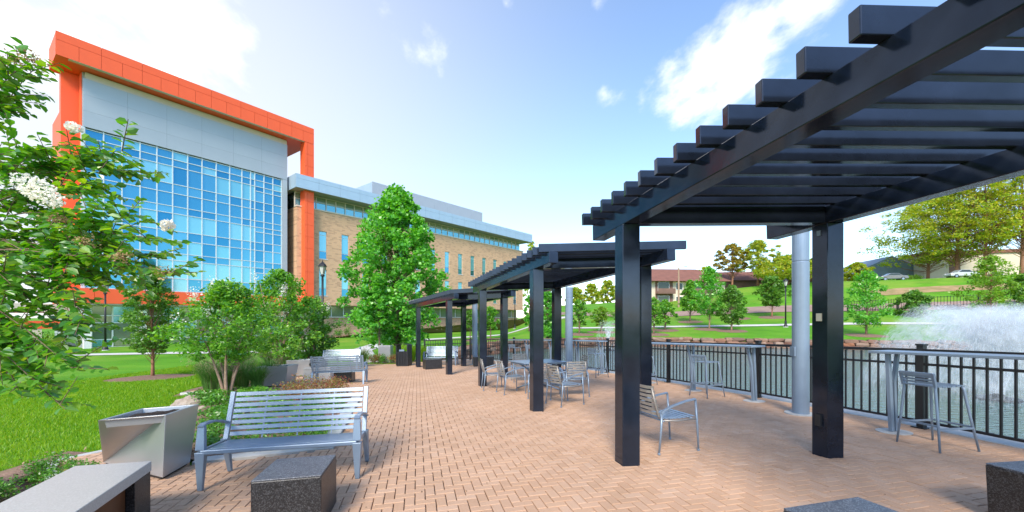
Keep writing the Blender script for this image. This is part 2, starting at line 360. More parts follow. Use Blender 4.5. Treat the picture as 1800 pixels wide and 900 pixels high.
def mat_lawn():
    m = bpy.data.materials.new('lawn'); m.use_nodes = True; nt = m.node_tree; N = nt.nodes; L = nt.links
    b = N['Principled BSDF']; b.inputs['Roughness'].default_value = .9; b.inputs['Specular IOR Level'].default_value = .15
    geo = N.new('ShaderNodeNewGeometry')
    n1 = N.new('ShaderNodeTexNoise'); n1.inputs['Scale'].default_value = .35; n1.inputs['Detail'].default_value = 6; L.new(geo.outputs['Position'], n1.inputs[0])
    n2 = N.new('ShaderNodeTexNoise'); n2.inputs['Scale'].default_value = 28; n2.inputs['Detail'].default_value = 6; n2.inputs['Roughness'].default_value = .75; L.new(geo.outputs['Position'], n2.inputs[0])
    mp = N.new('ShaderNodeMapping'); mp.inputs['Rotation'].default_value = (0, 0, R(-25)); mp.inputs['Scale'].default_value = (.25, 3.0, 1); L.new(geo.outputs['Position'], mp.inputs[0])
    n3 = N.new('ShaderNodeTexNoise'); n3.inputs['Scale'].default_value = 1.; n3.inputs['Detail'].default_value = 4; L.new(mp.outputs[0], n3.inputs[0])
    ad = N.new('ShaderNodeMath'); ad.operation = 'MULTIPLY_ADD'; L.new(n2.outputs[0], ad.inputs[0]); ad.inputs[1].default_value = .8; L.new(n1.outputs[0], ad.inputs[2])
    ad2 = N.new('ShaderNodeMath'); ad2.operation = 'MULTIPLY_ADD'; L.new(n3.outputs[0], ad2.inputs[0]); ad2.inputs[1].default_value = .5; L.new(ad.outputs[0], ad2.inputs[2])
    cr = N.new('ShaderNodeValToRGB'); els = cr.color_ramp.elements
    els[0].position = .3; els[0].color = (.045, .16, .008, 1); els[1].position = .72; els[1].color = (.18, .38, .025, 1)
    e = els.new(.5); e.color = (.095, .28, .014, 1)
    dv = N.new('ShaderNodeMath'); dv.operation = 'DIVIDE'; L.new(ad2.outputs[0], dv.inputs[0]); dv.inputs[1].default_value = 2.3
    L.new(dv.outputs[0], cr.inputs[0])
    n5 = N.new('ShaderNodeTexNoise'); n5.inputs['Scale'].default_value = .09; n5.inputs['Detail'].default_value = 7; n5.inputs['Roughness'].default_value = .65; L.new(geo.outputs['Position'], n5.inputs[0])
    m5 = N.new('ShaderNodeMapRange'); L.new(n5.outputs[0], m5.inputs[0]); m5.inputs[1].default_value = .48; m5.inputs[2].default_value = .72; m5.inputs[4].default_value = .75
    x5 = N.new('ShaderNodeMixRGB'); L.new(m5.outputs[0], x5.inputs[0]); L.new(cr.outputs[0], x5.inputs[1]); x5.inputs[2].default_value = (.27, .33, .05, 1)
    L.new(x5.outputs[0], b.inputs['Base Color'])
    bp = N.new('ShaderNodeBump'); bp.inputs['Strength'].default_value = .7; bp.inputs['Distance'].default_value = .04; L.new(n2.outputs[0], bp.inputs['Height']); L.new(bp.outputs[0], b.inputs['Normal'])
    return m
M['lawn'] = mat_lawn()
def mat_water():
    m = bpy.data.materials.new('pond_water'); m.use_nodes = True; nt = m.node_tree; N = nt.nodes; L = nt.links
    b = N['Principled BSDF']; b.inputs['Base Color'].default_value = (.10, .17, .16, 1); b.inputs['Roughness'].default_value = .12; b.inputs['Specular IOR Level'].default_value = .9; b.inputs['IOR'].default_value = 1.5
    geo = N.new('ShaderNodeNewGeometry')
    mp = N.new('ShaderNodeMapping'); mp.inputs['Scale'].default_value = (1.4, 2.2, 1); L.new(geo.outputs['Position'], mp.inputs[0])
    n = N.new('ShaderNodeTexNoise'); n.inputs['Scale'].default_value = 2.4; n.inputs['Detail'].default_value = 5; L.new(mp.outputs[0], n.inputs[0])
    bp = N.new('ShaderNodeBump'); bp.inputs['Strength'].default_value = .8; bp.inputs['Distance'].default_value = .16; L.new(n.outputs[0], bp.inputs['Height']); L.new(bp.outputs[0], b.inputs['Normal'])
    return m
M['water'] = mat_water()
def mat_spray(nm='water_spray', alpha=.24):
    m = bpy.data.materials.new(nm); m.use_nodes = True; nt = m.node_tree; N = nt.nodes; L = nt.links; N.clear()
    out = N.new('ShaderNodeOutputMaterial'); di = N.new('ShaderNodeBsdfDiffuse'); di.inputs[0].default_value = (.86, .9, .93, 1)
    tl = N.new('ShaderNodeBsdfTranslucent'); tl.inputs[0].default_value = (.86, .9, .93, 1)
    mx = N.new('ShaderNodeMixShader'); mx.inputs[0].default_value = .5; L.new(di.outputs[0], mx.inputs[1]); L.new(tl.outputs[0], mx.inputs[2])
    tr = N.new('ShaderNodeBsdfTransparent'); m2 = N.new('ShaderNodeMixShader'); m2.inputs[0].default_value = alpha
    L.new(tr.outputs[0], m2.inputs[1]); L.new(mx.outputs[0], m2.inputs[2]); L.new(m2.outputs[0], out.inputs[0]); return m
M['spray'] = mat_spray(); M['mist'] = mat_spray('water_mist', .06)
def mat_brick():
    m = bpy.data.materials.new('tan_brick_wall'); m.use_nodes = True; nt = m.node_tree; N = nt.nodes; L = nt.links
    b = N['Principled BSDF']; b.inputs['Roughness'].default_value = .9
    tc = N.new('ShaderNodeTexCoord'); mp = N.new('ShaderNodeMapping'); mp.inputs['Rotation'].default_value = (R(90), 0, 0); L.new(tc.outputs['Object'], mp.inputs[0])
    br = N.new('ShaderNodeTexBrick'); br.inputs['Scale'].default_value = 1; br.inputs['Brick Width'].default_value = .42; br.inputs['Row Height'].default_value = .15; br.inputs['Mortar Size'].default_value = .012; br.inputs['Bias'].default_value = -.5
    br.inputs['Color1'].default_value = (.56, .34, .205, 1); br.inputs['Color2'].default_value = (.22, .125, .08, 1); br.inputs['Mortar'].default_value = (.50, .37, .26, 1)
    L.new(mp.outputs[0], br.inputs[0])
    n = N.new('ShaderNodeTexNoise'); n.inputs['Scale'].default_value = .5; n.inputs['Detail'].default_value = 5; L.new(tc.outputs['Object'], n.inputs[0])
    mr = N.new('ShaderNodeMapRange'); L.new(n.outputs[0], mr.inputs[0]); mr.inputs[3].default_value = .85; mr.inputs[4].default_value = 1.15
    mx = N.new('ShaderNodeMixRGB'); mx.blend_type = 'MULTIPLY'; mx.inputs[0].default_value = 1; L.new(br.outputs[0], mx.inputs[1]); L.new(mr.outputs[0], mx.inputs[2])
    L.new(mx.outputs[0], b.inputs['Base Color'])
    bp = N.new('ShaderNodeBump'); bp.inputs['Strength'].default_value = .3; bp.inputs['Distance'].default_value = .02; L.new(br.outputs['Fac'], bp.inputs['Height']); bp.invert = True; L.new(bp.outputs[0], b.inputs['Normal'])
    return m
M['brick'] = mat_brick()
# ------------------------------------------------------------------ the setting: ground, water, terrace
def axis(parts):
    out = []
    for a, b, st in parts: out += list(np.arange(a, b, st))
    return np.array(out + [parts[-1][1]])
def terrain():
    xs = axis([(-900, -200, 70), (-200, -60, 14), (-60, -16, 1.6), (-16, 16, .4), (16, 60, 1.2), (60, 200, 7), (200, 900, 70)])
    ys = axis([(-200, -20, 20), (-20, 0, 2.5), (0, 46, .4), (46, 110, 1.5), (110, 260, 8), (260, 1500, 80)])
    X, Y = np.meshgrid(xs, ys); Z = G(X, Y)
    V = np.stack([X, Y, Z], -1).reshape(-1, 3); nx = len(xs); ny = len(ys)
    i, j = np.meshgrid(np.arange(nx - 1), np.arange(ny - 1)); a = (j * nx + i).ravel()
    Fq = np.stack([a, a + 1, a + nx + 1, a + nx], -1)
    me = bpy.data.meshes.new('ground'); me.from_pydata(V.tolist(), [], Fq.tolist()); me.update()
    tag(mkobj('ground', me, M['lawn'], smooth=True), kind='structure')
terrain()
def strip(name, pts, width, dz, m, zf=None, step=1.0):
    P = []
    for (ax, ay), (bx, by) in zip(pts[:-1], pts[1:]):
        n = max(1, int(math.hypot(bx - ax, by - ay) / step))
        P += [(ax + (bx - ax) * k / n, ay + (by - ay) * k / n) for k in range(n)]
    P.append(pts[-1]); mb = MB(); rows = 4
    for i, (x, y) in enumerate(P):
        qx, qy = P[min(i + 1, len(P) - 1)]; rx, ry = P[max(i - 1, 0)]
        dx, dy = qx - rx, qy - ry; l = math.hypot(dx, dy) or 1; nx, ny = -dy / l, dx / l
        for k in range(rows + 1):
            t = (k / rows - .5) * width; X, Y = x + nx * t, y + ny * t
            mb.v.append((X, Y, (zf(X, Y) if zf else g1(X, Y)) + dz))
    for i in range(len(P) - 1):
        for k in range(rows):
            a = i * (rows + 1) + k; mb.f.append((a, a + rows + 1, a + rows + 2, a + 1))
    return tag(mb.build(name, m, smooth=True), kind='structure')
# water
w = MB(); w.prism([(46, -6), (46, 30), (30, 33), (15, 37.5), (4, 36.5), (-.5, 32), (-4, 25), (-2.0, 21.9), (2.0, 17.0), (5.6, 5.8), (6.4, -6)], WATER_Z - .2, WATER_Z)
tag(w.build('pond', M['water']), kind='structure')
# terrace slab, concrete edging and pavers
slab = MB(); slab.prism(TERRACE[::1], lambda x, y: -1.9, lambda x, y: T(x, y) - .035)
terrace = tag(slab.build('terrace', M['joint']), kind='structure')
def edging(name, pts, w, h=.012):
    mb = MB()
    for (ax, ay), (bx, by) in zip(pts[:-1], pts[1:]):
        d = Vector((bx - ax, by - ay, 0)).normalized(); nrm = Vector((-d.y, d.x, 0)) * w
        a0 = Vector((ax, ay, 0)) - d * .004; b0 = Vector((bx, by, 0))
        base = [a0, b0, b0 + nrm, a0 + nrm]
        mb.hexa([(p.x, p.y, T(p.x, p.y) - .4) for p in base], [(p.x, p.y, T(p.x, p.y) + h) for p in base])
    return tag(mb.build(name, M['concrete'], bevel=.008), kind='structure')
edging('concrete_edging', TERRACE[1:10], .36, .010)
edging('concrete_edging', TERRACE[14:19], -.22, .006)
edging('concrete_edging', TERRACE[19:24], -.12, .006)
TERR_IN = TERRACE
def pavers():
    rng = np.random.default_rng(4); ang = R(13); w = .093; ca, sa = math.cos(ang), math.sin(ang)
    N = 350; ii, jj = np.meshgrid(np.arange(-N, N), np.arange(-N, N)); d = (ii - jj) % 4
    cen = []
    for sel, ox, oy, rot in ((d == 0, 1.0, .5, 0.), (d == 3, .5, 1.0, math.pi / 2)):
        x = (ii[sel] + ox) * w; y = (jj[sel] + oy) * w
        X = x * ca - y * sa; Y = x * sa + y * ca + 9
        ok = inside(X, Y, TERR_IN) & (Y > 1.2)
        ok &= seg_dist(X, Y, TERRACE[14:19]) > .1
        px = np.abs(X) / np.maximum(Y, .1)
        ok &= px < 1.45
        cen.append(np.stack([X[ok], Y[ok], np.full(ok.sum(), ang + rot)], -1))
    cen = np.concatenate(cen); X, Y, A = cen.T
    Z = T(X, Y); n = len(X)
    hx, hy, ch = w - .004, w / 2 - .004, .004
    prof = [(hx, hy, -.034), (hx, hy, -.004), (hx - ch, hy - ch, 0.)]
    loc = np.array([(sx * px_, sy * py_, z) for px_, py_, z in prof for sx, sy in ((-1, -1), (1, -1), (1, 1), (-1, 1))])
    faces = [(8, 9, 10, 11)] + [(r * 4 + k, r * 4 + (k + 1) % 4, (r + 1) * 4 + (k + 1) % 4, (r + 1) * 4 + k) for r in (0, 1) for k in range(4)]
    pxs = CX + F * X / Y; pys = HY + F * (CAMH - Z) / Y
    vis = (pxs > 0) & (pxs < 1800) & (pys < 900)
    order = np.lexsort((Y, ~vis)); single = order[:300]; rest = order[300:]
    me = bpy.data.meshes.new('paver'); me.from_pydata(loc.tolist(), [], faces); me.update(); me.materials.append(M['paver'])
    tm = TILT.to_matrix()
    for k in single:
        o = bpy.data.objects.new('paver', me); C.objects.link(o); o.parent = terrace
        o.location = (X[k], Y[k], Z[k] + rng.normal(0, .0012)); o.rotation_euler = (tm @ Matrix.Rotation(A[k] + rng.normal(0, .006), 3, 'Z') @ Matrix.Rotation(rng.normal(0, .008), 3, 'X')).to_euler()
    ca_, sa_ = np.cos(A[rest] + rng.normal(0, .006, len(rest))), np.sin(A[rest] + rng.normal(0, .006, len(rest)))
    lx = loc[None, :, 0]; ly = loc[None, :, 1]
    vx = X[rest][:, None] + lx * ca_[:, None] - ly * sa_[:, None]; vy = Y[rest][:, None] + lx * sa_[:, None] + ly * ca_[:, None]
    vz = T(vx, vy) + loc[None, :, 2] + rng.normal(0, .0012, (len(rest), 1))
    V = np.stack([vx, vy, vz], -1).reshape(-1, 3)
    Fa = (np.array(faces)[None] + 12 * np.arange(len(rest))[:, None, None]).reshape(-1, 4)
    me2 = bpy.data.meshes.new('paver_field'); nq = len(Fa)
    me2.vertices.add(len(V)); me2.vertices.foreach_set('co', V.astype(np.float32).ravel())
    me2.loops.add(nq * 4); me2.loops.foreach_set('vertex_index', Fa.astype(np.int32).ravel())
    me2.polygons.add(nq); me2.polygons.foreach_set('loop_start', np.arange(0, nq * 4, 4, dtype=np.int32)); me2.update(calc_edges=True); me2.polygons.foreach_set('use_smooth', [False] * nq)
    tag(mkobj('paver_field', me2, M['paver_field'], terrace), kind='stuff')
    print('pavers', n)
pavers()
# planting beds (mulch), walks, road
def bed(name, poly, dz, m=None, zf=None):
    cx = sum(p[0] for p in poly) / len(poly); cy = sum(p[1] for p in poly) / len(poly); mb = MB(); n = len(poly); rings = 6
    zf = zf or (lambda x, y: g1(x, y))
    for k in range(rings + 1):
        t = 1 - k / rings * .98
        for x, y in poly:
            X, Y = cx + (x - cx) * t, cy + (y - cy) * t; mb.v.append((X, Y, zf(X, Y) + dz * min(1, .25 + k * .5)))
    for k in range(rings):
        for i in range(n): a = k * n + i; b = k * n + (i + 1) % n; mb.f.append((a, b, b + n, a + n))
    mb.f.append(tuple(rings * n + i for i in range(n)))
    return tag(mb.build(name, m or M['mulch'], smooth=True), kind='structure')
bed('planting_bed', [(-2.65, 5.6), (-3.95, 5.15), (-5.5, 5.9), (-6.0, 7.4), (-6.9, 8.8), (-8.0, 10.4), (-9.1, 11.9), (-4.5, 10.9), (-3.95, 10.1)], .05, zf=lambda x, y: T(x, y) - .03)
bed('planting_bed', [(-9.1, 11.2), (-9.1, 18.7), (-10.4, 19), (-10.4, 15), (-9.9, 12.5), (-9.3, 11.2)], .06)
bed('planting_bed', [(-7.5, 21.1), (-5.3, 20.6), (-5.1, 22.6), (-2.6, 24.2), (-4, 25.2), (-7.2, 23.4)], .06)
bed('planting_bed', [(-2.8, 0.4), (-3.4, 2.3), (-4.25, 3.8), (-5.85, 5.25), (-5.9, 5.8), (-6.4, 5.9), (-6.3, 5.0), (-5.6, 4.2), (-5.2, 3.0), (-4.9, .4)], .05)
def gpt(px, py): return gp(px, py)[:2]
strip('path', [(-6.9, 20.9), (-7.6, 22.5), (-9.5, 26), (-11.5, 31), (-12, 37), (-10, 43), (-4, 50), (4, 58), (10, 70)], 1.7, .03, M['path'])
strip('path', [(-31, 27.5), (-25, 29), (-18, 30), (-12, 31.5)], 1.5, .03, M['path'])
strip('path', [gpt(1000, 577), gpt(1140, 575), gpt(1300, 573), gpt(1420, 571), gpt(1540, 569), gpt(1660, 569)], 1.5, .05, M['path'])
strip('road', [(-30, 97), (4, 84), gpt(1140, 555), gpt(1250, 549), gpt(1400, 543), gpt(1520, 541), gpt(1640, 538), gpt(1790, 533), gpt(1900, 530)], 6, .06, M['asphalt'])
strip('pine_straw', [gpt(1535, 516), gpt(1600, 511), gpt(1660, 508), gpt(1720, 506), gpt(1800, 503)], 4.5, .05, mat('pine_straw', (.20, .17, .05), .95, col2=(.42, .27, .14), vscale=.7))
# stones along the far shore, two courses
def stones():
    rng = random.Random(5); wall = thing('stone_wall', 'low wall of stacked brown sandstone blocks along the far pond edge', 'stone wall')
    protos = []
    for k in range(7):
        mb = MB(); r = random.Random(100 + k); L_, H_, D_ = .5, .5, .5
        g = 3
        pts = {}
        bm_v = []; bm_f = []
        for a in range(6):
            pass
        mb.box(-.5, .5, -.5, .5, -.5, .5)
        me = mb.mesh('stone'); me.materials.append(M['stone'])
        import bmesh
        bm = bmesh.new(); bm.from_mesh(me); bmesh.ops.subdivide_edges(bm, edges=bm.edges[:], cuts=1, use_grid_fill=True)
        for v in bm.verts:
            f = .86 if sum(abs(abs(c) - .5) < .01 for c in v.co) >= 3 else (.96 if sum(abs(abs(c) - .5) < .01 for c in v.co) == 2 else 1.06)
            v.co = Vector((v.co.x * f * r.uniform(.9, 1.08), v.co.y * f * r.uniform(.85, 1.1), v.co.z * f * r.uniform(.85, 1.1)))
        bm.to_mesh(me); bm.free(); protos.append(me)
    poly = [(x, y) for x, y in BANK]
    P = []
    for (ax, ay), (bx, by) in zip(poly[:-1], poly[1:]):
        P.append((ax, ay, bx, by, math.hypot(bx - ax, by - ay)))
    for course, z0, hh in ((0, WATER_Z - .1, .34), (1, WATER_Z + .2, .32), (2, WATER_Z + .48, .30)):
        for ax, ay, bx, by, l in P:
            t = rng.uniform(0, .3)
            while t < l:
                wd = rng.uniform(.45, 1.25)
                c = min(1, (t + wd / 2) / l); x, y = ax + (bx - ax) * c, ay + (by - ay) * c
                ang = math.atan2(by - ay, bx - ax)
                nx, ny = -math.sin(ang), math.cos(ang)
                off = (.1 + course * .12) * (1 if True else 0) + rng.uniform(-.08, .08)
                o = bpy.data.objects.new('stone', rng.choice(protos)); C.objects.link(o); o.parent = wall
                o.location = (x + rng.uniform(-.06, .06), y + rng.uniform(-.12, .06) + course * .1, z0 + hh / 2 + rng.uniform(-.04, .05)); o.scale = (wd * .98, rng.uniform(.5, .8), hh * rng.uniform(.85, 1.2))
                o.rotation_euler = (rng.uniform(-.06, .06), rng.uniform(-.07, .07), ang + rng.uniform(-.12, .12)); t += wd
stones()

# ------------------------------------------------------------------ the glass building with the orange frame
def panel_row(parent, name, x0, x1, z0, z1, y0, y1, n, m, gap=.012, n2=1):
    proto = {}
    for k in range(n):
        for q in range(n2):
            a = x0 + (x1 - x0) * k / n + gap; b = x0 + (x1 - x0) * (k + 1) / n - gap; c = z0 + (z1 - z0) * q / n2 + gap; d = z0 + (z1 - z0) * (q + 1) / n2 - gap
            key = (round(b - a, 4), round(d - c, 4))
            if key not in proto:
                mb = MB(); mb.box(-(b - a) / 2, (b - a) / 2, y0, y1, -(d - c) / 2, (d - c) / 2); proto[key] = mb.mesh(name); proto[key].materials.append(m)
            o = bpy.data.objects.new(name, proto[key]); C.objects.link(o); o.parent = parent; o.location = ((a + b) / 2, 0, (c + d) / 2)
UA = math.atan2(720, 523)
def glass_building():
    B = thing('glass_building', 'tall glass fronted building with orange frame around its blue curtain wall', 'building', (-34.35, 32.8, 0), UA)
    W = 15.86; zt = 17.1; zb = 4.15; gz = -.8
    core = MB(); core.box(0, W, .42, 16, 2.85, 21.7); core.box(0.1, W, .85, 15.9, gz - 1, 2.84); core.build('wall', M['panel'], B)
    up = MB(); up.box(.02, W, .25, .41, zt, 20.95); up.build('panel_backing', M['soffit'], B)
    panel_row(B, 'wall_panel', .0, W, zt + .02, 21.0, .0, .24, 6, M['panel'], .004, 3)
    tr = MB(); tr.box(.15, W, .12, .4, 21.02, 21.55); tr.build('trim', M['trim'], B)
    cw = MB(); cw.box(0, W, .28, .4, zb, zt); cw = cw.build('curtain_wall', M['glass_dark'], B)
    xs = [.12, 1.2, 2.32, 3.48, 4.62, 5.74, 6.86, 7.98, 9.14, 10.3, 11.4, 12.2, 12.6, 13.5, 14.4, 15.3]
    zs = [17.0, 16.3, 15.65, 14.05, 13.2, 12.0, 11.35, 9.75, 8.9, 7.7, 7.05, 5.4, 4.2]
    tall = {2, 6, 10}; rng = random.Random(3)
    for i in range(len(xs) - 1):
        for j in range(len(zs) - 1):
            rows = [(zs[j + 1], zs[j])]
            if i >= 12 and j in tall: mid = (zs[j] + zs[j + 1]) / 2 + .3; rows = [(zs[j + 1], mid), (mid, zs[j])]
            for c, d in rows:
                mb = MB(); mb.box(xs[i] + .02, xs[i + 1] - .02, .2, .26, c + .02, d - .02)
                m = M['glass_light'] if (j in tall and i < 12 and rng.random() < .75) or rng.random() < .08 else M['glass']
                p = mb.build('pane', m, cw); 
                bar = MB(); bar.box(xs[i], xs[i + 1], .12, .27, d - .035, d + .035)
        
    fr = MB()
    for x in xs: fr.box(x - .036, x + .036, .1, .27, zb, zt)
    for z in zs: fr.box(.1, 15.35, .13, .265, z - .032, z + .032)
    for j in tall:
        z = (zs[j] + zs[j + 1]) / 2 + .3; fr.box(12.6, 15.3, .13, .265, z - .035, z + .035)
    fr.build('mullions', M['mullion'], cw)
    st = MB(); st.box(-.1, .1, .02, .3, zb, zt); st.build('jamb', M['mullion'], B)
    sj = MB(); sj.box(15.36, W, .01, .3, zb, zt); sj.build('jamb', M['panel'], B)
    # orange frame: roof slab, right leg, lower band, back leg
    n1 = 1.2; x0, x1 = -1.62, 18.26
    rf = MB(); rf.box(-.07, x1 - .03, -n1 + .06, 7.6, 21.62, 23.35); rf.box(x0 + .03, -.07, -n1 + .06, 2.4, 21.62, 23.35); rf = rf.build('orange_frame', M['orange'], B)
    panel_row(rf, 'frame_panel', x0, x1, 21.6, 22.75, -n1, -n1 + .05, 16, M['orange'], .012)
    panel_row(rf, 'frame_panel', x0, x1, 22.75, 23.4, -n1, -n1 + .05, 8, M['orange'], .012)
    ln = MB(); ln.box(x0 + .7, 17.2, -n1 + .02, -n1 + .35, 21.585, 21.615); ln.build('drip_edge', M['trim'], rf)
    lg = MB(); lg.box(17.22, x1 - .03, -n1 + .06, -.15, 2.95, 21.6); lg.build('leg', M['orange'], rf)
    panel_row(rf, 'frame_panel', 17.2, 17.5, 3.0, 21.58, -n1, -n1 + .05, 1, M['orange'], .012, 14)
    panel_row(rf, 'frame_panel', 17.5, x1, 3.0, 21.58, -n1, -n1 + .05, 1, M['orange'], .012, 14)
    bd = MB(); bd.box(x0 + .03, 17.2, -n1 + .06, .19, 2.93, 4.05); bd.build('band', M['orange'], rf)
    panel_row(rf, 'frame_panel', x0, 17.2, 2.9, 4.1, -n1, -n1 + .05, 9, M['orange'], .012)
    bl = MB(); bl.box(-1.05, -.065, 1.4, 2.2, 4.0, 21.6); bl.build('leg', M['orange'], rf)
    sc = MB(); sc.box(-.06, -.004, .45, 15.8, 2.9, 21.6); sc.build('side_cladding', M['orange'], rf)
    bs = MB(); bs.box(-.05, W, -n1 + .1, 0.3, 2.8, 2.92); bs.build('soffit', M['trim'], B)
    # ground floor glazing and columns
    gb = MB(); gb.box(.5, W, .7, .8, gz, 2.8); gb = gb.build('ground_floor_glazing', M['glass_green'], B)
    f2 = MB()
    gx = [.55, 1.8, 3.3, 4.0, 5.2, 6.4, 7.6, 8.8, 10, 11.2, 12.4, 13.6, 15.6]
    for i in range(len(gx) - 1):
        for c, d in ((gz + .15, gz + .75), (gz + .75, 1.35), (1.35, 1.95), (1.95, 2.75)):
            mb = MB(); mb.box(gx[i] + .04, gx[i + 1] - .04, .55, .6, c + .03, d - .03); mb.build('pane', M['glass_green'] if (i + int(d * 3)) % 3 else M['glass_light'], gb)
    for x in gx: f2.box(x - .05, x + .05, .48, .68, gz, 2.8)
    for z in (gz + .1, gz + .75, 1.35, 1.95, 2.76): f2.box(.5, 15.6, .5, .66, z - .04, z + .04)
    f2.build('mullions', M['white'], gb)
    for x in (.25, 3.65): 
        c = MB(); c.box(x - .22, x + .22, -.1, .42, gz - .3, 2.8); c.build('column', M['white'], B)
    cp = MB(); cp.box(-4.5, -.1, 2.5, 9, .9, 1.5); cp.build('canopy', M['orange'], B)
    for x, y in ((-4.2, 2.8), (-2.2, 2.8), (-4.2, 8)):
        c = MB(); c.box(x - .25, x + .25, y - .25, y + .25, gz - .4, .9); c.build('canopy_column', M['beige'], B)
    sl = MB(); sl.box(-3.4, .3, 3.0, 9, 2.2, 2.9); sl.build('side_soffit', M['trim'], B)
    # recessed dark glass link towards the brick wing
    lk = MB(); lk.box(W - .02, 22.5, 4.2, 12, gz, 15.9); lk = lk.build('link', M['glass_dark'], B)
    mm = MB()
    for z in np.arange(gz + 1, 16, 1.05): mm.box(W, 22.4, 4.12, 4.19, z - .03, z + .03)
    for x in np.arange(W + .5, 22.4, 1.2): mm.box(x - .03, x + .03, 4.08, 4.18, gz, 15.9)
    mm.build('mullions', M['mullion'], lk)
    lf = MB(); lf.box(W - .02, 24, 2.6, 12, 15.95, 17.5); lf.build('link_fascia', M['fascia'], B)
glass_building()

def brick_building():
    ang = math.atan2(720, 600)
    B = thing('brick_building', 'long tan brick wing with narrow blue windows and metal roof edge', 'building', (-22.32, 48.4, 0), ang)
    x0, x1 = -3.0, 38.1; gz = -1.5
    wl = MB(); wl.box(x0, x1, .2, 24, 3.3, 14.35); wall = wl.build('wall', M['brick'], B)
    skin_lo = MB(); skin_lo.box(x0 - .3, x1 + .2, 1.6, 23.8, gz, 1.85); skin_lo.build('base_wall', M['brick'], B)
    # brick skin with real window openings: piers and spandrels
    wx = [2.75 * k for k in range(0, 14)]; ww = .47
    rows = [(4.4, 7.5), (8.75, 12.0)]
    sk = MB()
    edges = [x0]
    for x in wx: edges += [x - ww, x + ww]
    edges.append(x1)
    for i in range(0, len(edges), 2): sk.box(edges[i], edges[i + 1], 0, .21, 3.3, 14.35)
    for x in wx:
        for a, b in ((3.3, 4.4), (7.5, 8.75), (12.0, 14.35)): sk.box(x - ww, x + ww, 0.0, .21, a, b)
    sk.build('brick_face', M['brick'], B)
    for x in wx:
        for a, b in rows:
            w = MB(); w.box(x - ww, x + ww, .16, .198, a, b); wn = w.build('window', M['mullion'], B)
            z = a
            for c, d in ((a + .06, a + .85), (a + .93, b - .5), (b - .43, b - .06)):
                p = MB(); p.box(x - ww + .07, x + ww - .07, .12, .158, c, d); p.build('pane', M['glass'] if c < a + .1 else M['glass_light'], wn)
            s = MB(); s.box(x - ww - .06, x + ww + .06, -.05, .15, a - .07, a - .002); s.build('sill', M['mullion'], wn)
    # ribbon windows under the roof
    st = MB(); st.box(x0, x1 - .4, .6, 22, 14.35, 16.1); st = st.build('ribbon_window', M['glass_dark'], B)
    n = 34; L_ = (x1 - .4 - x0) / n; fr = MB()
    for i in range(n):
        a = x0 + L_ * i
        p = MB(); p.box(a + .05, a + L_ - .05, .5, .56, 14.5, 15.35); p.build('pane', M['glass_light'], st)
        p = MB(); p.box(a + .05, a + L_ - .05, .5, .56, 15.42, 16.0); p.build('pane', M['glass_green'], st)
        fr.box(a - .04, a + .04, .42, .59, 14.36, 16.1)
    fr.box(x0, x1 - .4, .40, .58, 15.36, 15.41); fr.box(x0, x1 - .4, .38, .58, 16.02, 16.1); fr.build('mullions', M['trim'], st)
    sl = MB(); sl.box(x0 - .05, x1 + .1, -.08, .6, 14.36, 14.5); sl.build('sill', M['trim'], B)
    # roof slab with fascia panels
    ov = 1.4; rf = MB(); rf.box(x0 - .6, x1 + 1.0, -ov + .05, 24.5, 16.15, 17.55); rf = rf.build('roof', M['soffit'], B)
    panel_row(rf, 'fascia_panel', x0 - .65, x1 + 1.05, 16.1, 17.1, -ov, -ov + .045, 17, M['fascia'], .008)
    panel_row(rf, 'fascia_panel', x0 - .65, x1 + 1.05, 17.1, 17.6, -ov, -ov + .045, 17, M['fascia'], .008)
    for y0_, y1_ in ((-ov + .05, 8), (8, 24.4)):
        e = MB(); e.box(x1 + 1.0, x1 + 1.045, y0_ + .01, y1_ - .01, 16.1, 17.6); e.build('fascia_panel', M['fascia'], rf)
        e = MB(); e.box(x0 - .645, x0 - .6, y0_ + .01, y1_ - .01, 16.1, 17.6); e.build('fascia_panel', M['fascia'], rf)
    # ground floor ribbon windows in shade of the overhang
    rb = MB(); rb.box(x0, x1, 1.65, 23.5, 1.85, 3.3); rb = rb.build('ground_floor_ribbon', M['glass_dark'], B)
    n = 26; L_ = (x1 - x0) / n; fr = MB()
    for i in range(n):
        a = x0 + L_ * i
        p = MB(); p.box(a + .05, a + L_ - .05, 1.56, 1.61, 1.95, 3.2); p.build('pane', M['glass_green'], rb); fr.box(a - .04, a + .04, 1.5, 1.64, 1.86, 3.29)
    fr.box(x0, x1, 1.52, 1.63, 1.87, 1.93); fr.box(x0, x1, 1.52, 1.63, 3.22, 3.28)
    fr.build('mullions', M['mullion'], rb)
    s = MB(); s.box(x0 - .3, x1 + .2, 1.35, 1.66, 1.8, 1.95); s.build('sill', M['trim'], B)
    # mechanical penthouse
    ph = MB(); ph.box(10.7, 34.2, 7, 20, 17.5, 22.1); ph = ph.build('penthouse', M['fascia'], B)
    panel_row(ph, 'penthouse_panel', 10.65, 34.25, 18.1, 22.15, 6.93, 6.99, 8, M['panel'], .006)
    lv = MB(); lv.box(15, 31.5, 6.88, 6.925, 18.2, 18.9)
    lv.build('louvre', M['soffit'], ph)
brick_building()
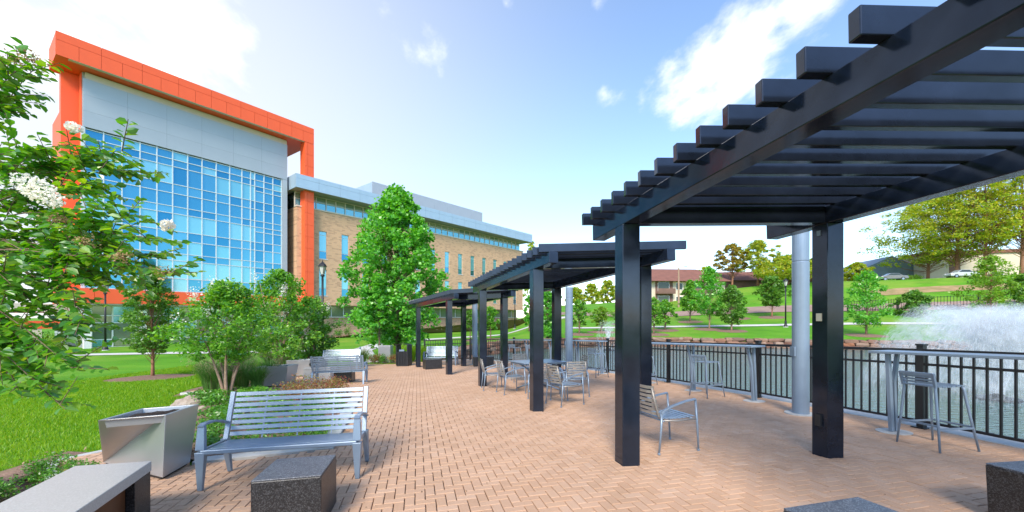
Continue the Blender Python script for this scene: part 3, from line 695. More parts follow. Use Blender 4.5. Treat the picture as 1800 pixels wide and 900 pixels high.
# ------------------------------------------------------------------ pergolas
def pergola(label, Ln, Lf, Rn, Rf_, hc=2.7, details=False):
    g = thing('pergola', label, 'pergola', (Ln[0], Ln[1], T(*Ln)), 0, 'black steel pergolas along the terrace'); o = Vector(g.location)
    lift = lambda x, y, z: Vector((x, y, T(x, y) + z)) - o
    s = .098
    bdir = (Vector((Lf[0] - Ln[0], Lf[1] - Ln[1], 0))).normalized(); cdir = Vector((Rn[0] - Ln[0], Rn[1] - Ln[1], 0)).normalized()
    bd2 = Vector((bdir.x, bdir.y, -.0316 * bdir.y + .02 * bdir.x)).normalized()
    cols = []
    for c in (Ln, Lf, Rn, Rf_):
        mb = MB(); a = Vector((c[0], c[1], 0))
        q = [a + (-cdir - bdir) * s, a + (cdir - bdir) * s, a + (cdir + bdir) * s, a + (-cdir + bdir) * s]
        mb.hexa([lift(p.x, p.y, -.02) for p in q], [lift(p.x, p.y, hc) for p in q]); cols.append(mb.build('column', M['black'], g, bevel=.007))
    ext = .78; bh = .2; bw = .17
    for n_, f_ in ((Ln, Lf), (Rn, Rf_)):
        d = Vector((f_[0] - n_[0], f_[1] - n_[1], 0)).normalized()
        a = Vector((*n_, 0)) - d * ext; b = Vector((*f_, 0)) + d * ext
        mb = MB(); mb.bar(lift(a.x, a.y, hc + bh / 2), lift(b.x, b.y, hc + bh / 2), bw, bh); mb.build('beam', M['black'], g, bevel=.007)
    for a, b in ((Ln, Rn), (Lf, Rf_)):
        d = Vector((b[0] - a[0], b[1] - a[1], 0)).normalized()
        p = Vector((*a, 0)) + d * .088; q = Vector((*b, 0)) - d * .088
        mb = MB(); mb.bar(lift(p.x, p.y, hc + bh / 2 + .004), lift(q.x, q.y, hc + bh / 2 + .004), .15, bh - .012); mb.build('cross_beam', M['black'], g, bevel=.007)
    n = 20; L0 = (Vector((*Lf, 0)) - Vector((*Ln, 0))); R0 = (Vector((*Rf_, 0)) - Vector((*Rn, 0)))
    tot = L0.length + 2 * ext
    for k in range(n):
        t = (-ext + .06 + (tot - .12) * k / (n - 1)) / L0.length
        a = Vector((*Ln, 0)) + L0 * t; b = Vector((*Rn, 0)) + R0 * t; d = (b - a).normalized()
        a = a - d * .24; b = b + d * .3; z = hc + bh + .071
        mb = MB(); mb.bar(lift(a.x, a.y, z), lift(b.x, b.y, z), .07, .145); mb.build('rafter', M['black'], g, bevel=.006)
    if details:
        mb = MB(); mb.box(-.028, .028, -.008, .0, -.045, .045); p = mb.build('notice_plate', M['plate'], g)
        c = Vector((*Rf_, 0)) + Vector((-s * 1.0, 0, 0)) * 0
        left = (-cdir); n_ = left
        # small plate, outlet cover and spotlight on the column face turned to the terrace
        for nm, zz, sz, mm in (('notice_plate', 1.62, (.03, .045), 'plate'), ('outlet_cover', .42, (.035, .07), 'black_matte'), ('spot_lamp', 2.6, (.022, .03), 'silver')):
            q = Vector((*Rf_, 0)) - cdir * (s + .006)
            m2 = MB(); m2.obox(lift(q.x, q.y, zz), bdir * sz[0], cdir * (.008 if nm != 'outlet_cover' else .02), Vector((0, 0, sz[1]))); m2.build(nm, M[mm], g)
        bpy.data.objects.remove(p)
    return g
M['plate'] = mat('ivory_plate', (.6, .55, .42), .5)
pergola('large black steel pergola reaching overhead in the right foreground', (2.16, .72), (1.31, 4.66), (4.58, .86), (3.69, 4.79), details=True)
pergola('black steel pergola in the middle over the dining table', (.47, 7.84), (-.84, 11.62), (2.5, 7.8), (1.25, 11.5))
pergola('farthest black steel pergola beside the litter bin', (-2.3, 14.95), (-4.25, 18.55), (-.28, 14.4), (-2.2, 18.6))
def grey_pole(x, y, h, label):
    g = thing('grey_pole', label, 'pole', (x, y, T(x, y)), 0, 'grey steel poles by the pergolas')
    MB().lathe([(.128, .01), (.128, 2.62), (.122, 2.63), (.122, 2.64), (.128, 2.65), (.128, h - .02), (.11, h)], 24).build('shaft', M['silver'], g, smooth=False)
    MB().lathe([(.24, -.02), (.24, .012)], 24).build('base_pad', M['concrete'], g)
    b = MB(); b.box(-.15, -.12, -.06, .06, 1.0, 1.16); b.build('junction_box', M['silver'], g)
grey_pole(5.01, 7.11, 3.35, 'nearest thick grey steel pole behind the foreground pergola column')
grey_pole(1.95, 14.0, 3.0, 'grey steel pole behind the middle pergola')
grey_pole(-1.75, 19.3, 3.0, 'grey steel pole at the farthest pergola')

# ------------------------------------------------------------------ railing
def railing():
    g = thing('railing', 'black metal picket railing curving along the pond side of the terrace', 'railing', (6, 6, T(6, 6))); o = Vector(g.location)
    lift = lambda x, y, z: Vector((x, y, T(x, y) + z)) - o
    pk = MB(); pk.box(-.011, .011, -.011, .011, .1, 1.1); pk = pk.mesh('picket'); pk.materials.append(M['black_matte'])
    ps = MB(); ps.box(-.04, .04, -.04, .04, 0, 1.2); ps.box(-.05, .05, -.05, .05, 1.2, 1.225); ps.box(-.085, .085, -.085, .085, 0, .014); ps = ps.mesh('post'); ps.materials.append(M['black_matte'])
    pts = [Vector((x, y, 0)) for x, y in FENCE]
    for i in range(len(pts) - 1):
        a, b = pts[i], pts[i + 1]; L_ = (b - a).length; d = (b - a).normalized(); ang = math.atan2(d.y, d.x)
        nseg = max(1, round(L_ / 2.6))
        for k in range(nseg + (1 if i == len(pts) - 2 else 0)):
            p = a + d * L_ * k / nseg; po = bpy.data.objects.new('post', ps); C.objects.link(po); po.parent = g; po.location = lift(p.x, p.y, 0); po.rotation_euler.z = ang
        for z, hh in ((1.13, .045), (.93, .035), (.1, .035)):
            mb = MB(); p = a + d * .04; q = b - d * .04; mb.bar(lift(p.x, p.y, z), lift(q.x, q.y, z), .035 + (.015 if z > 1 else 0), hh); mb.build('rail', M['black_matte'], g)
        n = int(L_ / .128)
        for k in range(n):
            p = a + d * L_ * (k + .5) / n
            po = bpy.data.objects.new('picket', pk); C.objects.link(po); po.parent = g; po.location = lift(p.x, p.y, 0); po.rotation_euler.z = ang
railing()

# ------------------------------------------------------------------ furniture
def make_bench():
    g = thing('park_bench', '', 'bench')
    L_ = .745
    for s in (-1, 1):
        mb = MB(); x = s * L_                                          # front leg: taper to the foot, then up to the arm
        mb.hexa([(x - .022, -.29, 0), (x + .022, -.29, 0), (x + .022, -.25, 0), (x - .022, -.25, 0)], [(x - .045, -.30, .38), (x + .045, -.30, .38), (x + .045, -.225, .38), (x - .045, -.225, .38)]); mb.build('leg', M['silver'], g, bevel=.006)
        mb = MB(); mb.hexa([(x - .042, -.295, .4), (x + .042, -.295, .4), (x + .042, -.24, .4), (x - .042, -.24, .4)], [(x - .032, -.27, .63), (x + .032, -.27, .63), (x + .032, -.225, .63), (x - .032, -.225, .63)]); mb.build('arm_post', M['silver'], g, bevel=.006)
        mb = MB(); mb.hexa([(x - .02, .30, 0), (x + .02, .30, 0), (x + .02, .34, 0), (x - .02, .34, 0)], [(x - .035, .17, .40), (x + .035, .17, .40), (x + .035, .25, .40), (x - .035, .25, .40)]); mb.build('leg', M['silver'], g, bevel=.005)
        mb = MB(); pts = [(x, -.275, .63), (x, -.22, .65), (x, -.05, .645), (x, .1, .615), (x, .265, .56)]
        for p, q in zip(pts[:-1], pts[1:]): mb.bar(p, q, .06, .022)
        mb.build('armrest', M['silver'], g, bevel=.004)
        mb = MB(); mb.bar((x * .985, .19, .37), (x * .985, .375, .89), .05, .035, (0, 1, 0)); mb.build('back_stile', M['silver'], g, bevel=.004)
        mb = MB(); mb.bar((x * .985, -.25, .385), (x * .985, .2, .372), .03, .04); mb.build('side_rail', M['silver'], g)
    mb = MB(); mb.box(-L_, L_, -.297, -.235, .355, .402); mb.build('front_rail', M['silver'], g, bevel=.01)
    for k in range(6):
        y = -.20 + k * .07; mb = MB(); mb.box(-L_ + .05, L_ - .05, y - .027, y + .027, .388 - k * .003, .402 - k * .003); mb.build('seat_slat', M['silver'], g, bevel=.003)
    for k in range(8):
        t = .14 + k * .115; y = .19 + .185 * t; z = .37 + .52 * t; n = Vector((0, .52, -.185)).normalized(); u = Vector((0, .185, .52)).normalized()
        mb = MB(); mb.obox((0, y, z), (L_ - .045, 0, 0), n * .007, u * .0215); mb.build('back_slat', M['silver'], g, bevel=.002)
    for xx in (-.37, 0, .37):
        mb = MB(); mb.bar((xx, .205, .385), (xx, .372, .855), .014, .012, (0, 1, 0)); mb.build('back_strut', M['silver'], g)
    return g
bench = make_bench()
BENCHES = [(-2.42, 4.48, R(10), 'silver slatted metal bench in front, beside the large planter', 'bench'),
           (-5.35, 12.75, R(190), 'silver slatted bench seen from behind past the red shrub', 'bench'),
           (-7.15, 17.0, R(8), 'silver slatted bench behind the other, facing it at the path', 'bench'),
           (-3.35, 19.35, R(-3), 'silver slatted bench under the farthest pergola', 'bench')]
for i, (x, y, a, lab, c) in enumerate(BENCHES):
    b = bench if i == 0 else copy_tree(bench)
    on_terrace(b, x, y, a); tag(b, lab, 'bench', 'silver slatted benches on the terrace')

def make_chair():
    g = thing('arm_chair', '', 'chair'); S = M['silver']; O = M['silver_brown']
    for s in (-1, 1):
        x = s * .28
        mb = MB(); mb.tube([(x, -.27, 0.012), (x, -.265, .3), (x, -.25, .63)], [.011, .014, .014], 8); lg = mb.build('leg', S, g, smooth=True)
        mb = MB(); mb.lathe([(.013, 0), (.017, .004), (.017, .02), (.012, .026)], 8, (x, -.27, 0)); mb.build('glide', S, lg)
        mb = MB(); mb.tube([(x, .29, 0.012), (x, .25, .3), (x, .235, .49)], [.011, .014, .014], 8); lg = mb.build('leg', S, g, smooth=True)
        mb = MB(); mb.lathe([(.013, 0), (.017, .004), (.017, .02), (.012, .026)], 8, (x, .29, 0)); mb.build('glide', S, lg)
        mb = MB(); pts = [(x, .235, .49), (x, .21, .525), (x, .08, .575), (x, -.1, .62), (x, -.25, .64)]
        for p, q in zip(pts[:-1], pts[1:]): mb.bar(p, q, .042, .02)
        mb.build('armrest', S, g, bevel=.004)
        mb = MB(); mb.tube([(x, -.265, .40), (x * .93, 0, .385), (x * .9, .22, .40)], .012, 8); mb.build('side_rail', O, g, smooth=True)
        mb = MB(); mb.tube([(x * .78, .17, .40), (x * .78, .24, .45), (x * .78, .285, .62), (x * .74, .315, .80)], .013, 8); mb.build('back_post', O, g, smooth=True)
    for z, y in ((.405, -.2), (.395, .2)):
        mb = MB(); mb.tube([(-.27, y, z), (.27, y, z)], .011, 8); mb.build('seat_rail', S, g, smooth=True)
    for k in range(8):
        y = -.235 + k * .062; z = .425 - .012 * math.sin(k / 7 * math.pi)
        mb = MB(); mb.box(-.245, .245, y - .024, y + .024, z - .006, z + .004); mb.build('seat_slat', S, g, bevel=.002)
    for k in range(7):
        t = k / 6; z = .47 + .33 * t; y = .245 + .075 * t + .0
        mb = MB(); pts = [(-.225, y - .02, z), (-.11, y + .012, z), (.11, y + .012, z), (.225, y - .02, z)]
        for p, q in zip(pts[:-1], pts[1:]): mb.bar(p, q, .008, .036)
        mb.build('back_slat', O, g)
    return g
chair = make_chair()
CHAIRS = [(1.98, 5.28, R(105), 'single silver armchair beside the foreground black column'),
          (-.5, 10.95, R(100), 'silver armchair nearest the middle pergola far left column'),
          (-.02, 10.2, R(112), 'silver armchair second from left at the dining table'),
          (.3, 12.55, R(8), 'silver armchair facing the camera behind the dining table'),
          (1.1, 8.5, R(118), 'silver armchair in front of the table, right of the middle column'),
          (1.45, 9.55, R(185), 'silver armchair with its brown slatted back to the camera'),
          (1.75, 11.3, R(280), 'silver armchair at the right end of the dining table'),
          (.75, 9.35, R(150), 'silver armchair half hidden behind the middle pergola column')]
for i, (x, y, a, lab) in enumerate(CHAIRS):
    c = chair if i == 0 else copy_tree(chair)
    on_terrace(c, x, y, a); tag(c, lab, 'chair', 'silver slatted armchairs')

def dining_table():
    g = thing('dining_table', 'silver square dining table under the middle pergola', 'table')
    mb = MB(); mb.box(-.6, .6, -.6, .6, .715, .735); mb.build('tabletop', M['silver'], g, bevel=.008)
    mb = MB(); mb.box(-.55, .55, -.55, .55, .68, .714); mb.build('apron', M['silver'], g)
    for sx in (-1, 1):
        for sy in (-1, 1):
            mb = MB(); mb.tube([(sx * .40, sy * .40, .69), (sx * .2, sy * .2, .52), (sx * .1, sy * .1, .34), (sx * .2, sy * .2, .12), (sx * .42, sy * .42, .012)], .02, 8); mb.build('leg', M['silver'], g, smooth=True)
    on_terrace(g, .68, 10.75, R(20))
dining_table()

def make_stool():
    g = thing('bar_stool', '', 'stool'); S = M['silver']
    for sx in (-1, 1):
        for sy in (-1, 1):
            mb = MB(); top = .82 if sy > 0 else .75
            mb.tube([(sx * .255, sy * .245, .0), (sx * .215, sy * .205, .40), (sx * .185, sy * .18, .72), (sx * .18, sy * .175, top)], [.011, .014, .016, .016], 8); mb.build('leg', S, g, smooth=True)
    for a, b, z in (((-.23, -.222), (.23, -.222), .28), ((-.23, .222), (.23, .222), .3), ((-.232, -.22), (-.232, .22), .27), ((.232, -.22), (.232, .22), .27)):
        mb = MB(); mb.bar((*a, z), (*b, z), .018, .022); mb.build('footrest', S, g)
    for k in range(7):
        y = -.18 + k * .06; mb = MB(); mb.box(-.185, .185, y - .024, y + .024, .755 - .008 * math.sin(k / 6 * 3.14), .77 - .008 * math.sin(k / 6 * 3.14)); mb.build('seat_slat', S, g, bevel=.002)
    for k, z in enumerate((.80, .835, .87)):
        mb = MB(); mb.box(-.185, .185, .185 + k * .008, .197 + k * .008, z - .01, z + .012); mb.build('back_slat', S, g)
    mb = MB(); mb.box(-.2, .2, .2, .225, .885, .925); mb.build('back_rail', S, g, bevel=.006)
    for s in (-1, 1):
        mb = MB(); mb.bar((s * .19, .185, .75), (s * .195, .215, .92), .03, .025, (0, 1, 0)); mb.build('back_post', S, g)
    return g
stool = make_stool()
STOOLS = [(5.24, 5.06, R(93), 'nearest silver bar stool at the pond railing on the right'),
          (4.34, 9.12, R(110), 'silver bar stool in the middle, between the two black columns'),
          (3.62, 11.25, R(112), 'silver bar stool just right of the foreground left column'),
          (2.75, 13.2, R(115), 'silver bar stool mostly hidden behind the foreground left column'),
          (.95, 18.0, R(135), 'far silver bar stool right of the middle left column'),
          (.15, 19.1, R(135), 'far silver bar stool left of the middle left column')]
for i, (x, y, a, lab) in enumerate(STOOLS):
    c = stool if i == 0 else copy_tree(stool)
    on_terrace(c, x, y, a); tag(c, lab, 'stool', 'silver bar stools along the railing')
def bar_table(ax, ay, bx, by, nleg, label):
    cx, cy = (ax + bx) / 2, (ay + by) / 2; L_ = math.hypot(bx - ax, by - ay) / 2; ang = math.atan2(by - ay, bx - ax)
    g = thing('bar_table', label, 'table', group='long narrow bar tables at the railing')
    mb = MB(); mb.box(-L_, L_, -.19, .19, 1.105, 1.14); mb.build('tabletop', M['silver'], g, bevel=.005)
    for k in range(nleg):
        x = -L_ + .2 + (2 * L_ - .4) * k / max(1, nleg - 1)
        mb = MB(); mb.bar((x, -.1, 0.01), (x, -.1, 1.105), .05, .05, (0, 1, 0)); mb.build('leg', M['silver'], g, bevel=.004)
        mb = MB()
        for p, q in (((x, -.035, .01), (x, -.02, .7)), ((x, -.02, .7), (x, .07, 1.105))): mb.bar(p, q, .045, .04, (0, 1, 0))
        mb.build('brace', M['silver'], g)
        mb = MB(); mb.lathe([(.2, -.015), (.2, .008)], 16, (x, -.06, 0)); mb.build('base_plate', M['concrete'], g)
    on_terrace(g, cx, cy, ang)
bar_table(5.42, 6.0, 5.95, 3.3, 2, 'near bar table along the railing in front of the fountain')
bar_table(4.98, 8.2, 3.75, 11.75, 3, 'long bar table in the middle of the railing by the grey pole')
bar_table(3.15, 14.05, 2.4, 15.9, 2, 'short bar table behind the dining chairs at the railing')
bar_table(1.75, 17.3, -.45, 20.2, 3, 'farthest bar table seen between the middle pergola columns')

def cube(x, y, a, sx, sy, h, label):
    g = thing('granite_cube', label, 'stone seat', group='dark granite cubes')
    mb = MB(); mb.box(-sx / 2, sx / 2, -sy / 2, sy / 2, 0, h - .012); mb.build('block', M['granite'], g, bevel=.008)
    mb = MB(); mb.box(-sx / 2 + .002, sx / 2 - .002, -sy / 2 + .002, sy / 2 - .002, h - .012, h); mb.build('top_face', M['granite_top'], g, bevel=.004)
    on_terrace(g, x, y, a)
cube(-1.79, 3.42, R(12), .5, .56, .43, 'speckled black granite cube in front of the silver bench')
cube(2.02, 2.33, R(14), .6, .5, .41, 'low granite cube cut off by the bottom edge of the picture')
cube(3.99, 2.93, R(6), .55, .55, .43, 'dark granite cube at the lower right corner')
cube(-5.45, 13.35, R(8), .55, .5, .36, 'dark granite cube under the bench behind the red shrub')
cube(-3.42, 17.6, R(25), .7, .6, .42, 'dark granite cube beside the bench under the farthest pergola')
cube(-1.3, 18.55, R(10), .9, .55, .42, 'dark granite cube at the foot of the far grey pole')
def granite_bench():
    g = thing('granite_bench', 'long grey granite bench with brown underside in the left corner', 'bench')
    Rr = Vector((*tp(266.7, 810, .47), 0)); Bk = Vector((*tp(131.7, 818.7, .47), 0)); d = Vector((.42, -1.0, 0)).normalized(); L_ = 2.4
    o = Vector((Rr.x, Rr.y, T(Rr.x, Rr.y))); g.location = o
    def at2(p, z): return Vector((p.x, p.y, T(p.x, p.y) + z)) - o
    a, b, c, e = Rr, Rr + d * L_, Bk + d * L_ * 1.0, Bk
    mb = MB(); mb.hexa([at2(p, .385) for p in (e, c, b, a)], [at2(p, .47) for p in (e, c, b, a)]); mb.build('seat_slab', M['granite_grey'], g, bevel=.006)
    w = (Bk - Rr)
    ins = w.normalized()
    p0, p1 = Rr + ins * .006, Rr + d * .3 + ins * .006
    q0, q1 = Bk - ins * .006, Bk + d * .3 - ins * .006
    p0 += d * .006; q0 += d * .006
    mb = MB(); mb.hexa([at2(p, 0) for p in (q0, q1, p1, p0)], [at2(p, .383) for p in (q0, q1, p1, p0)]); mb.build('end_block', M['granite'], g, bevel=.005)
    p0, p1 = Rr + d * .31 + ins * .07, Rr + d * 2.38 + ins * .07
    q0, q1 = Bk + d * .31 - ins * .07, Bk + d * 2.38 - ins * .07
    mb = MB(); mb.hexa([at2(p, 0) for p in (q0, q1, p1, p0)], [at2(p, .38) for p in (q0, q1, p1, p0)]); mb.build('side_panel', M['bench_brown'], g)
granite_bench()

def planter(label, base4, top4, zt, mtl='planter', soil=True, name='planter'):
    o = Vector((*base4[0], T(*base4[0]))); g = thing(name, label, 'planter', o)
    L3 = lambda p, z: Vector((p[0], p[1], T(*p) + z)) - o
    cb = Vector((sum(p[0] for p in base4) / 4, sum(p[1] for p in base4) / 4)); ct = Vector((sum(p[0] for p in top4) / 4, sum(p[1] for p in top4) / 4))
    inn = [tuple(ct + (Vector(p) - ct) * .9) for p in top4]; ind = [tuple(ct + (Vector(p) - ct) * .86) for p in top4]
    mb = MB(); n = 4
    V = [L3(p, .03) for p in base4] + [L3(p, zt) for p in top4] + [L3(p, zt) for p in inn] + [L3(p, zt - .09) for p in ind]
    mb.v = [tuple(v) for v in V]
    for i in range(4):
        j = (i + 1) % 4
        for r in range(3): mb.f.append((r * 4 + i, r * 4 + j, (r + 1) * 4 + j, (r + 1) * 4 + i))
    mb.f.append((3, 2, 1, 0)); mb.build('body', M[mtl], g, bevel=.006)
    bb = [tuple(cb + (Vector(p) - cb) * .93) for p in base4]
    mb = MB(); mb.hexa([L3(p, 0) for p in bb], [L3(p, .03) for p in bb]); mb.build('plinth', M['black_matte'], g)
    if soil:
        rng = random.Random(2); s = MB(); K = 9
        for i in range(K + 1):
            for j in range(K + 1):
                u, v = i / K, j / K
                p = (Vector(ind[0]) * (1 - u) + Vector(ind[1]) * u) * (1 - v) + (Vector(ind[3]) * (1 - u) + Vector(ind[2]) * u) * v
                s.v.append(tuple(L3((p.x, p.y), zt - .05 + rng.uniform(-.012, .03) * (0 < i < K and 0 < j < K))))
        for i in range(K):
            for j in range(K): a = i * (K + 1) + j; s.f.append((a, a + K + 1, a + K + 2, a + 1))
        s.build('soil', M['soil'], g, smooth=True)
    return g
A_ = tp(171.5, 739, .70); B_ = tp(291.5, 729, .70); D_ = tp(350, 710, .70); E_ = (A_[0] + D_[0] - B_[0], A_[1] + D_[1] - B_[1])
a_ = tp(181, 817); b_ = tp(286, 845); d_ = tp(334, 817); e_ = (a_[0] + d_[0] - b_[0], a_[1] + d_[1] - b_[1])
planter('large tapered grey metal planter beside the front bench', [a_, b_, d_, e_], [A_, B_, D_, E_], .70)
def box4(x, y, a, sx, sy): 
    c, s = math.cos(a), math.sin(a)
    return [(x + i * c * sx / 2 - j * s * sy / 2, y + i * s * sx / 2 + j * c * sy / 2) for i, j in ((-1, -1), (1, -1), (1, 1), (-1, 1))]
planter('grey metal planter standing behind the shrubs, left of the red shrub', box4(-7.25, 12.7, R(8), .72, .72), box4(-7.25, 12.7, R(8), .88, .88), .62)
planter('pale grey planter farther back behind the black bag', box4(-8.0, 15.6, R(5), .75, .6), box4(-8.0, 15.6, R(5), .85, .7), .62)
def bag():
    g = thing('black_bag', 'black bag lying on the low grey block between the planters', 'bag', (-6.75, 14.3, T(-6.75, 14.3) + .42))
    mb = MB(); mb.lathe([(.05, 0), (.2, .01), (.26, .07), (.25, .14), (.16, .19), (.1, .2)], 14); o = mb.build('bag_body', M['black_matte'], g, smooth=True); o.scale = (1.25, .8, 1)
    mb = MB(); mb.tube([(-.2, 0, .14), (-.12, 0, .26), (.1, .02, .27), (.2, 0, .14)], .018, 6); mb.build('handle', M['black_matte'], g, smooth=True)
    b = thing('stone_block', 'low grey stone block carrying the black bag', 'stone block'); on_terrace(b, -6.7, 14.3, R(5))
    mb = MB(); mb.box(-.45, .45, -.3, .3, 0, .36); mb.build('block', M['granite_grey'], b, bevel=.01)
    mb = MB(); mb.box(-.46, .46, -.31, .31, .36, .42); mb.build('cap', M['granite_grey'], b, bevel=.006)
bag()
def bin_():
    g = thing('litter_bin', 'black metal litter bin beside the farthest pergola', 'litter bin'); on_terrace(g, -5.12, 19.45, R(-8)); K = M['black_matte']
    w = .27
    mb = MB(); mb.box(-w, w, -w, w, 0, .05); mb.build('base', K, g, bevel=.006)
    mb = MB(); mb.box(-w + .03, w - .03, -w + .03, w - .03, .05, .68); mb.build('body', K, g, bevel=.01)
    for s in (-1, 1):
        mb = MB(); mb.box(s * w - .02, s * w + .02, -w, w, .05, .98); mb.build('side_panel', K, g)
    for k in range(5):
        x = -.16 + k * .08; mb = MB(); mb.box(x - .025, x + .025, -w, -w + .025, .06, .68); mb.build('slat', K, g)
    mb = MB()
    for i in range(8):
        a0, a1 = math.pi * i / 8, math.pi * (i + 1) / 8
        mb.bar((-math.cos(a0) * (w + .02), 0, .98 + math.sin(a0) * .06), (-math.cos(a1) * (w + .02), 0, .98 + math.sin(a1) * .06), 2 * w, .02)
    mb.build('lid', K, g)
    mb = MB(); mb.box(-.12, .12, -w - .004, -w + .02, .70, .78); mb.build('plaque', M['silver'], g)
bin_()
def utility_box():
    x, y = -6.75, 21.9; z = g1(x, y)
    g = thing('utility_cabinet', 'grey metal cabinet in the shrubs near the litter bin', 'cabinet', (x, y, z), R(-5))
    mb = MB(); mb.box(-.33, .33, -.2, .2, .05, .98); mb.build('housing', M['planter'], g, bevel=.01)
    mb = MB(); mb.box(-.3, .3, -.212, -.201, .12, .92); mb.build('door', M['planter'], g, bevel=.004)
    mb = MB(); mb.box(-.36, .36, -.23, .23, 0, .05); mb.build('plinth', M['concrete'], g)
    x, y = -8.6, 23.2
    g = thing('bollard', 'thin grey bollard standing beside the concrete path', 'bollard', (x, y, g1(x, y)))
    MB().lathe([(.05, 0), (.05, .82), (.042, .86), (.0, .88)], 12).build('post', M['silver'], g)
    MB().lathe([(.09, 0), (.09, .02)], 12).build('flange', M['silver'], g)
utility_box()

# ------------------------------------------------------------------ lamp posts, pole, far fence, far buildings, cars
def lamp(px_base, py_base, py_top, label, Y=None, second=False):
    x, y, z = gp(px_base, py_base) if Y is None else tuple(at(px_base, py_base, Y))
    if Y is not None: z = g1(x, y)
    h = (CAMH + (HY - py_top) / F * y) - z
    g = thing('street_lamp', label, 'street lamp', (x, y, z), 0, 'black lantern lamp posts'); K = M['black_matte']
    MB().lathe([(.26, -.3), (.26, .06)], 16).build('footing', M['concrete'], g)
    MB().lathe([(.19, .06), (.19, .14), (.12, .3), (.11, .62), (.085, .68)], 16).build('base', K, g)
    MB().lathe([(.075, .68), (.06, h - 1.0)], 12).build('shaft', K, g, smooth=True)
    MB().lathe([(.06, h - 1.0), (.12, h - .98), (.12, h - .9), (.09, h - .86)], 12).build('collar', K, g)
    hd = MB().lathe([(.09, h - .86), (.11, h - .8), (.19, h - .42), (.2, h - .4)], 8).build('lantern', M['lamp_glass'], g)
    MB().lathe([(.26, h - .4), (.25, h - .36), (.17, h - .24), (.08, h - .16), (.03, h - .1), (.035, h - .05), (.0, h)], 8).build('cap', K, hd)
    fr = MB()
    for k in range(4):
        a = k * math.pi / 2 + .78; fr.bar((.112 * math.cos(a), .112 * math.sin(a), h - .82), (.205 * math.cos(a), .205 * math.sin(a), h - .4), .025, .02)
    fr.build('lantern_frame', K, hd)
    return g
lamp(185, 616, 494, 'black lamp post on the lawn in front of the glass building')
lamp(567, 604, 457, 'black lamp post between the crape myrtles and the large green tree', Y=24.5)
lamp(905, 578, 505, 'black lamp post in front of the brick wing, between pergola columns')
lamp(1381, 575, 488, 'black lamp post on the lawn across the pond')
lamp(684, 582, 545, 'small distant lamp post behind the large green tree', Y=44)
def utility_pole():
    x, y, z = gp(1193, 540); h = CAMH + (HY - 470) / F * y - z
    g = thing('utility_pole', 'wooden utility pole with a street light in front of the brown roof', 'pole', (x, y, z))
    MB().lathe([(.17, -.3), (.12, h)], 10).build('pole', M['bark_pale'], g)
    mb = MB(); mb.tube([(0, 0, h - .3), (.6, 0, h + .15), (1.1, 0, h + .2)], .035, 6); mb.build('arm', M['silver'], g)
    mb = MB(); mb.box(1.0, 1.5, -.12, .12, h + .12, h + .24); mb.build('light_head', M['silver'], g)
utility_pole()
def window_grid(parent, x0, x1, y, z0, z1, m='glass_dark', frame='white'):
    w = MB(); w.box(x0 - .08, x1 + .08, y - .06, y - .002, z0 - .08, z1 + .08); o = w.build('window', M[frame], parent)
    p = MB(); p.box(x0, x1, y - .09, y - .062, z0, z1); p.build('pane', M[m], o)
def apartment():
    x, y, z = gp(1165, 534); y0 = y
    g = thing('apartment_building', 'two storey beige apartment block with long reddish brown roof', 'building', (x - 4.2, y + 1, z - .4), R(3))
    H_ = 4.7; L_ = 17
    mb = MB(); mb.box(0, L_, 0, 11, -3, H_); mb.build('wall', M['beige'], g)
    for k in range(2):
        x0 = 3.2 + k * 6.3
        mb = MB(); mb.box(x0, x0 + 3.4, -.12, -.01, -.3, H_); mb.build('brown_bay', M['brown_wall'], g)
        mb = MB(); mb.box(x0, x0 + 3.4, -1.3, -.1, 2.3, 2.45); bl = mb.build('balcony', M['brown_wall'], g)
        mb = MB(); mb.box(x0, x0 + 3.4, -1.34, -1.28, 2.45, 3.3); mb.build('railing', M['brown_wall'], bl)
        for zz in (.2, 2.9): window_grid(g, x0 + .5, x0 + 2.6, -.13, zz, zz + 1.7)
        if k < 5: 
            for zz in (.6, 3.2): window_grid(g, x0 + 4.1, x0 + 5.3, 0, zz, zz + 1.2)
    r = MB(); e = .7
    r.v = [(-e, -e - .8, H_), (L_ + e, -e - .8, H_), (L_ + e, 11 + e, H_), (-e, 11 + e, H_), (-e + 0.0, 5.5, H_ + 3.1), (L_ - 3, 5.5, H_ + 3.1)]
    r.f = [(0, 1, 5, 4), (1, 2, 5), (2, 3, 4, 5), (3, 0, 4), (3, 2, 1, 0)]; r.build('roof', M['red_roof'], g)
    x, y, z = gp(1345, 520)
    g = thing('apartment_building', 'brown second apartment block partly hidden behind the pines', 'building', (x - 8, y + 18, z - .4), R(-4)); L_ = 30; H_ = 4.6
    mb = MB(); mb.box(0, L_, 0, 10, -3, H_); mb.build('wall', M['brown_wall'], g)
    for k in range(6): window_grid(g, 1.5 + k * 4.6, 3.6 + k * 4.6, 0, .5, 2.1)
    r = MB(); r.v = [(-e, -e, H_), (L_ + e, -e, H_), (L_ + e, 10 + e, H_), (-e, 10 + e, H_), (2, 5, H_ + 2.4), (L_ - 2, 5, H_ + 2.4)]
    r.f = [(0, 1, 5, 4), (1, 2, 5), (2, 3, 4, 5), (3, 0, 4), (3, 2, 1, 0)]; r.build('roof', M['red_roof'], g)
apartment()
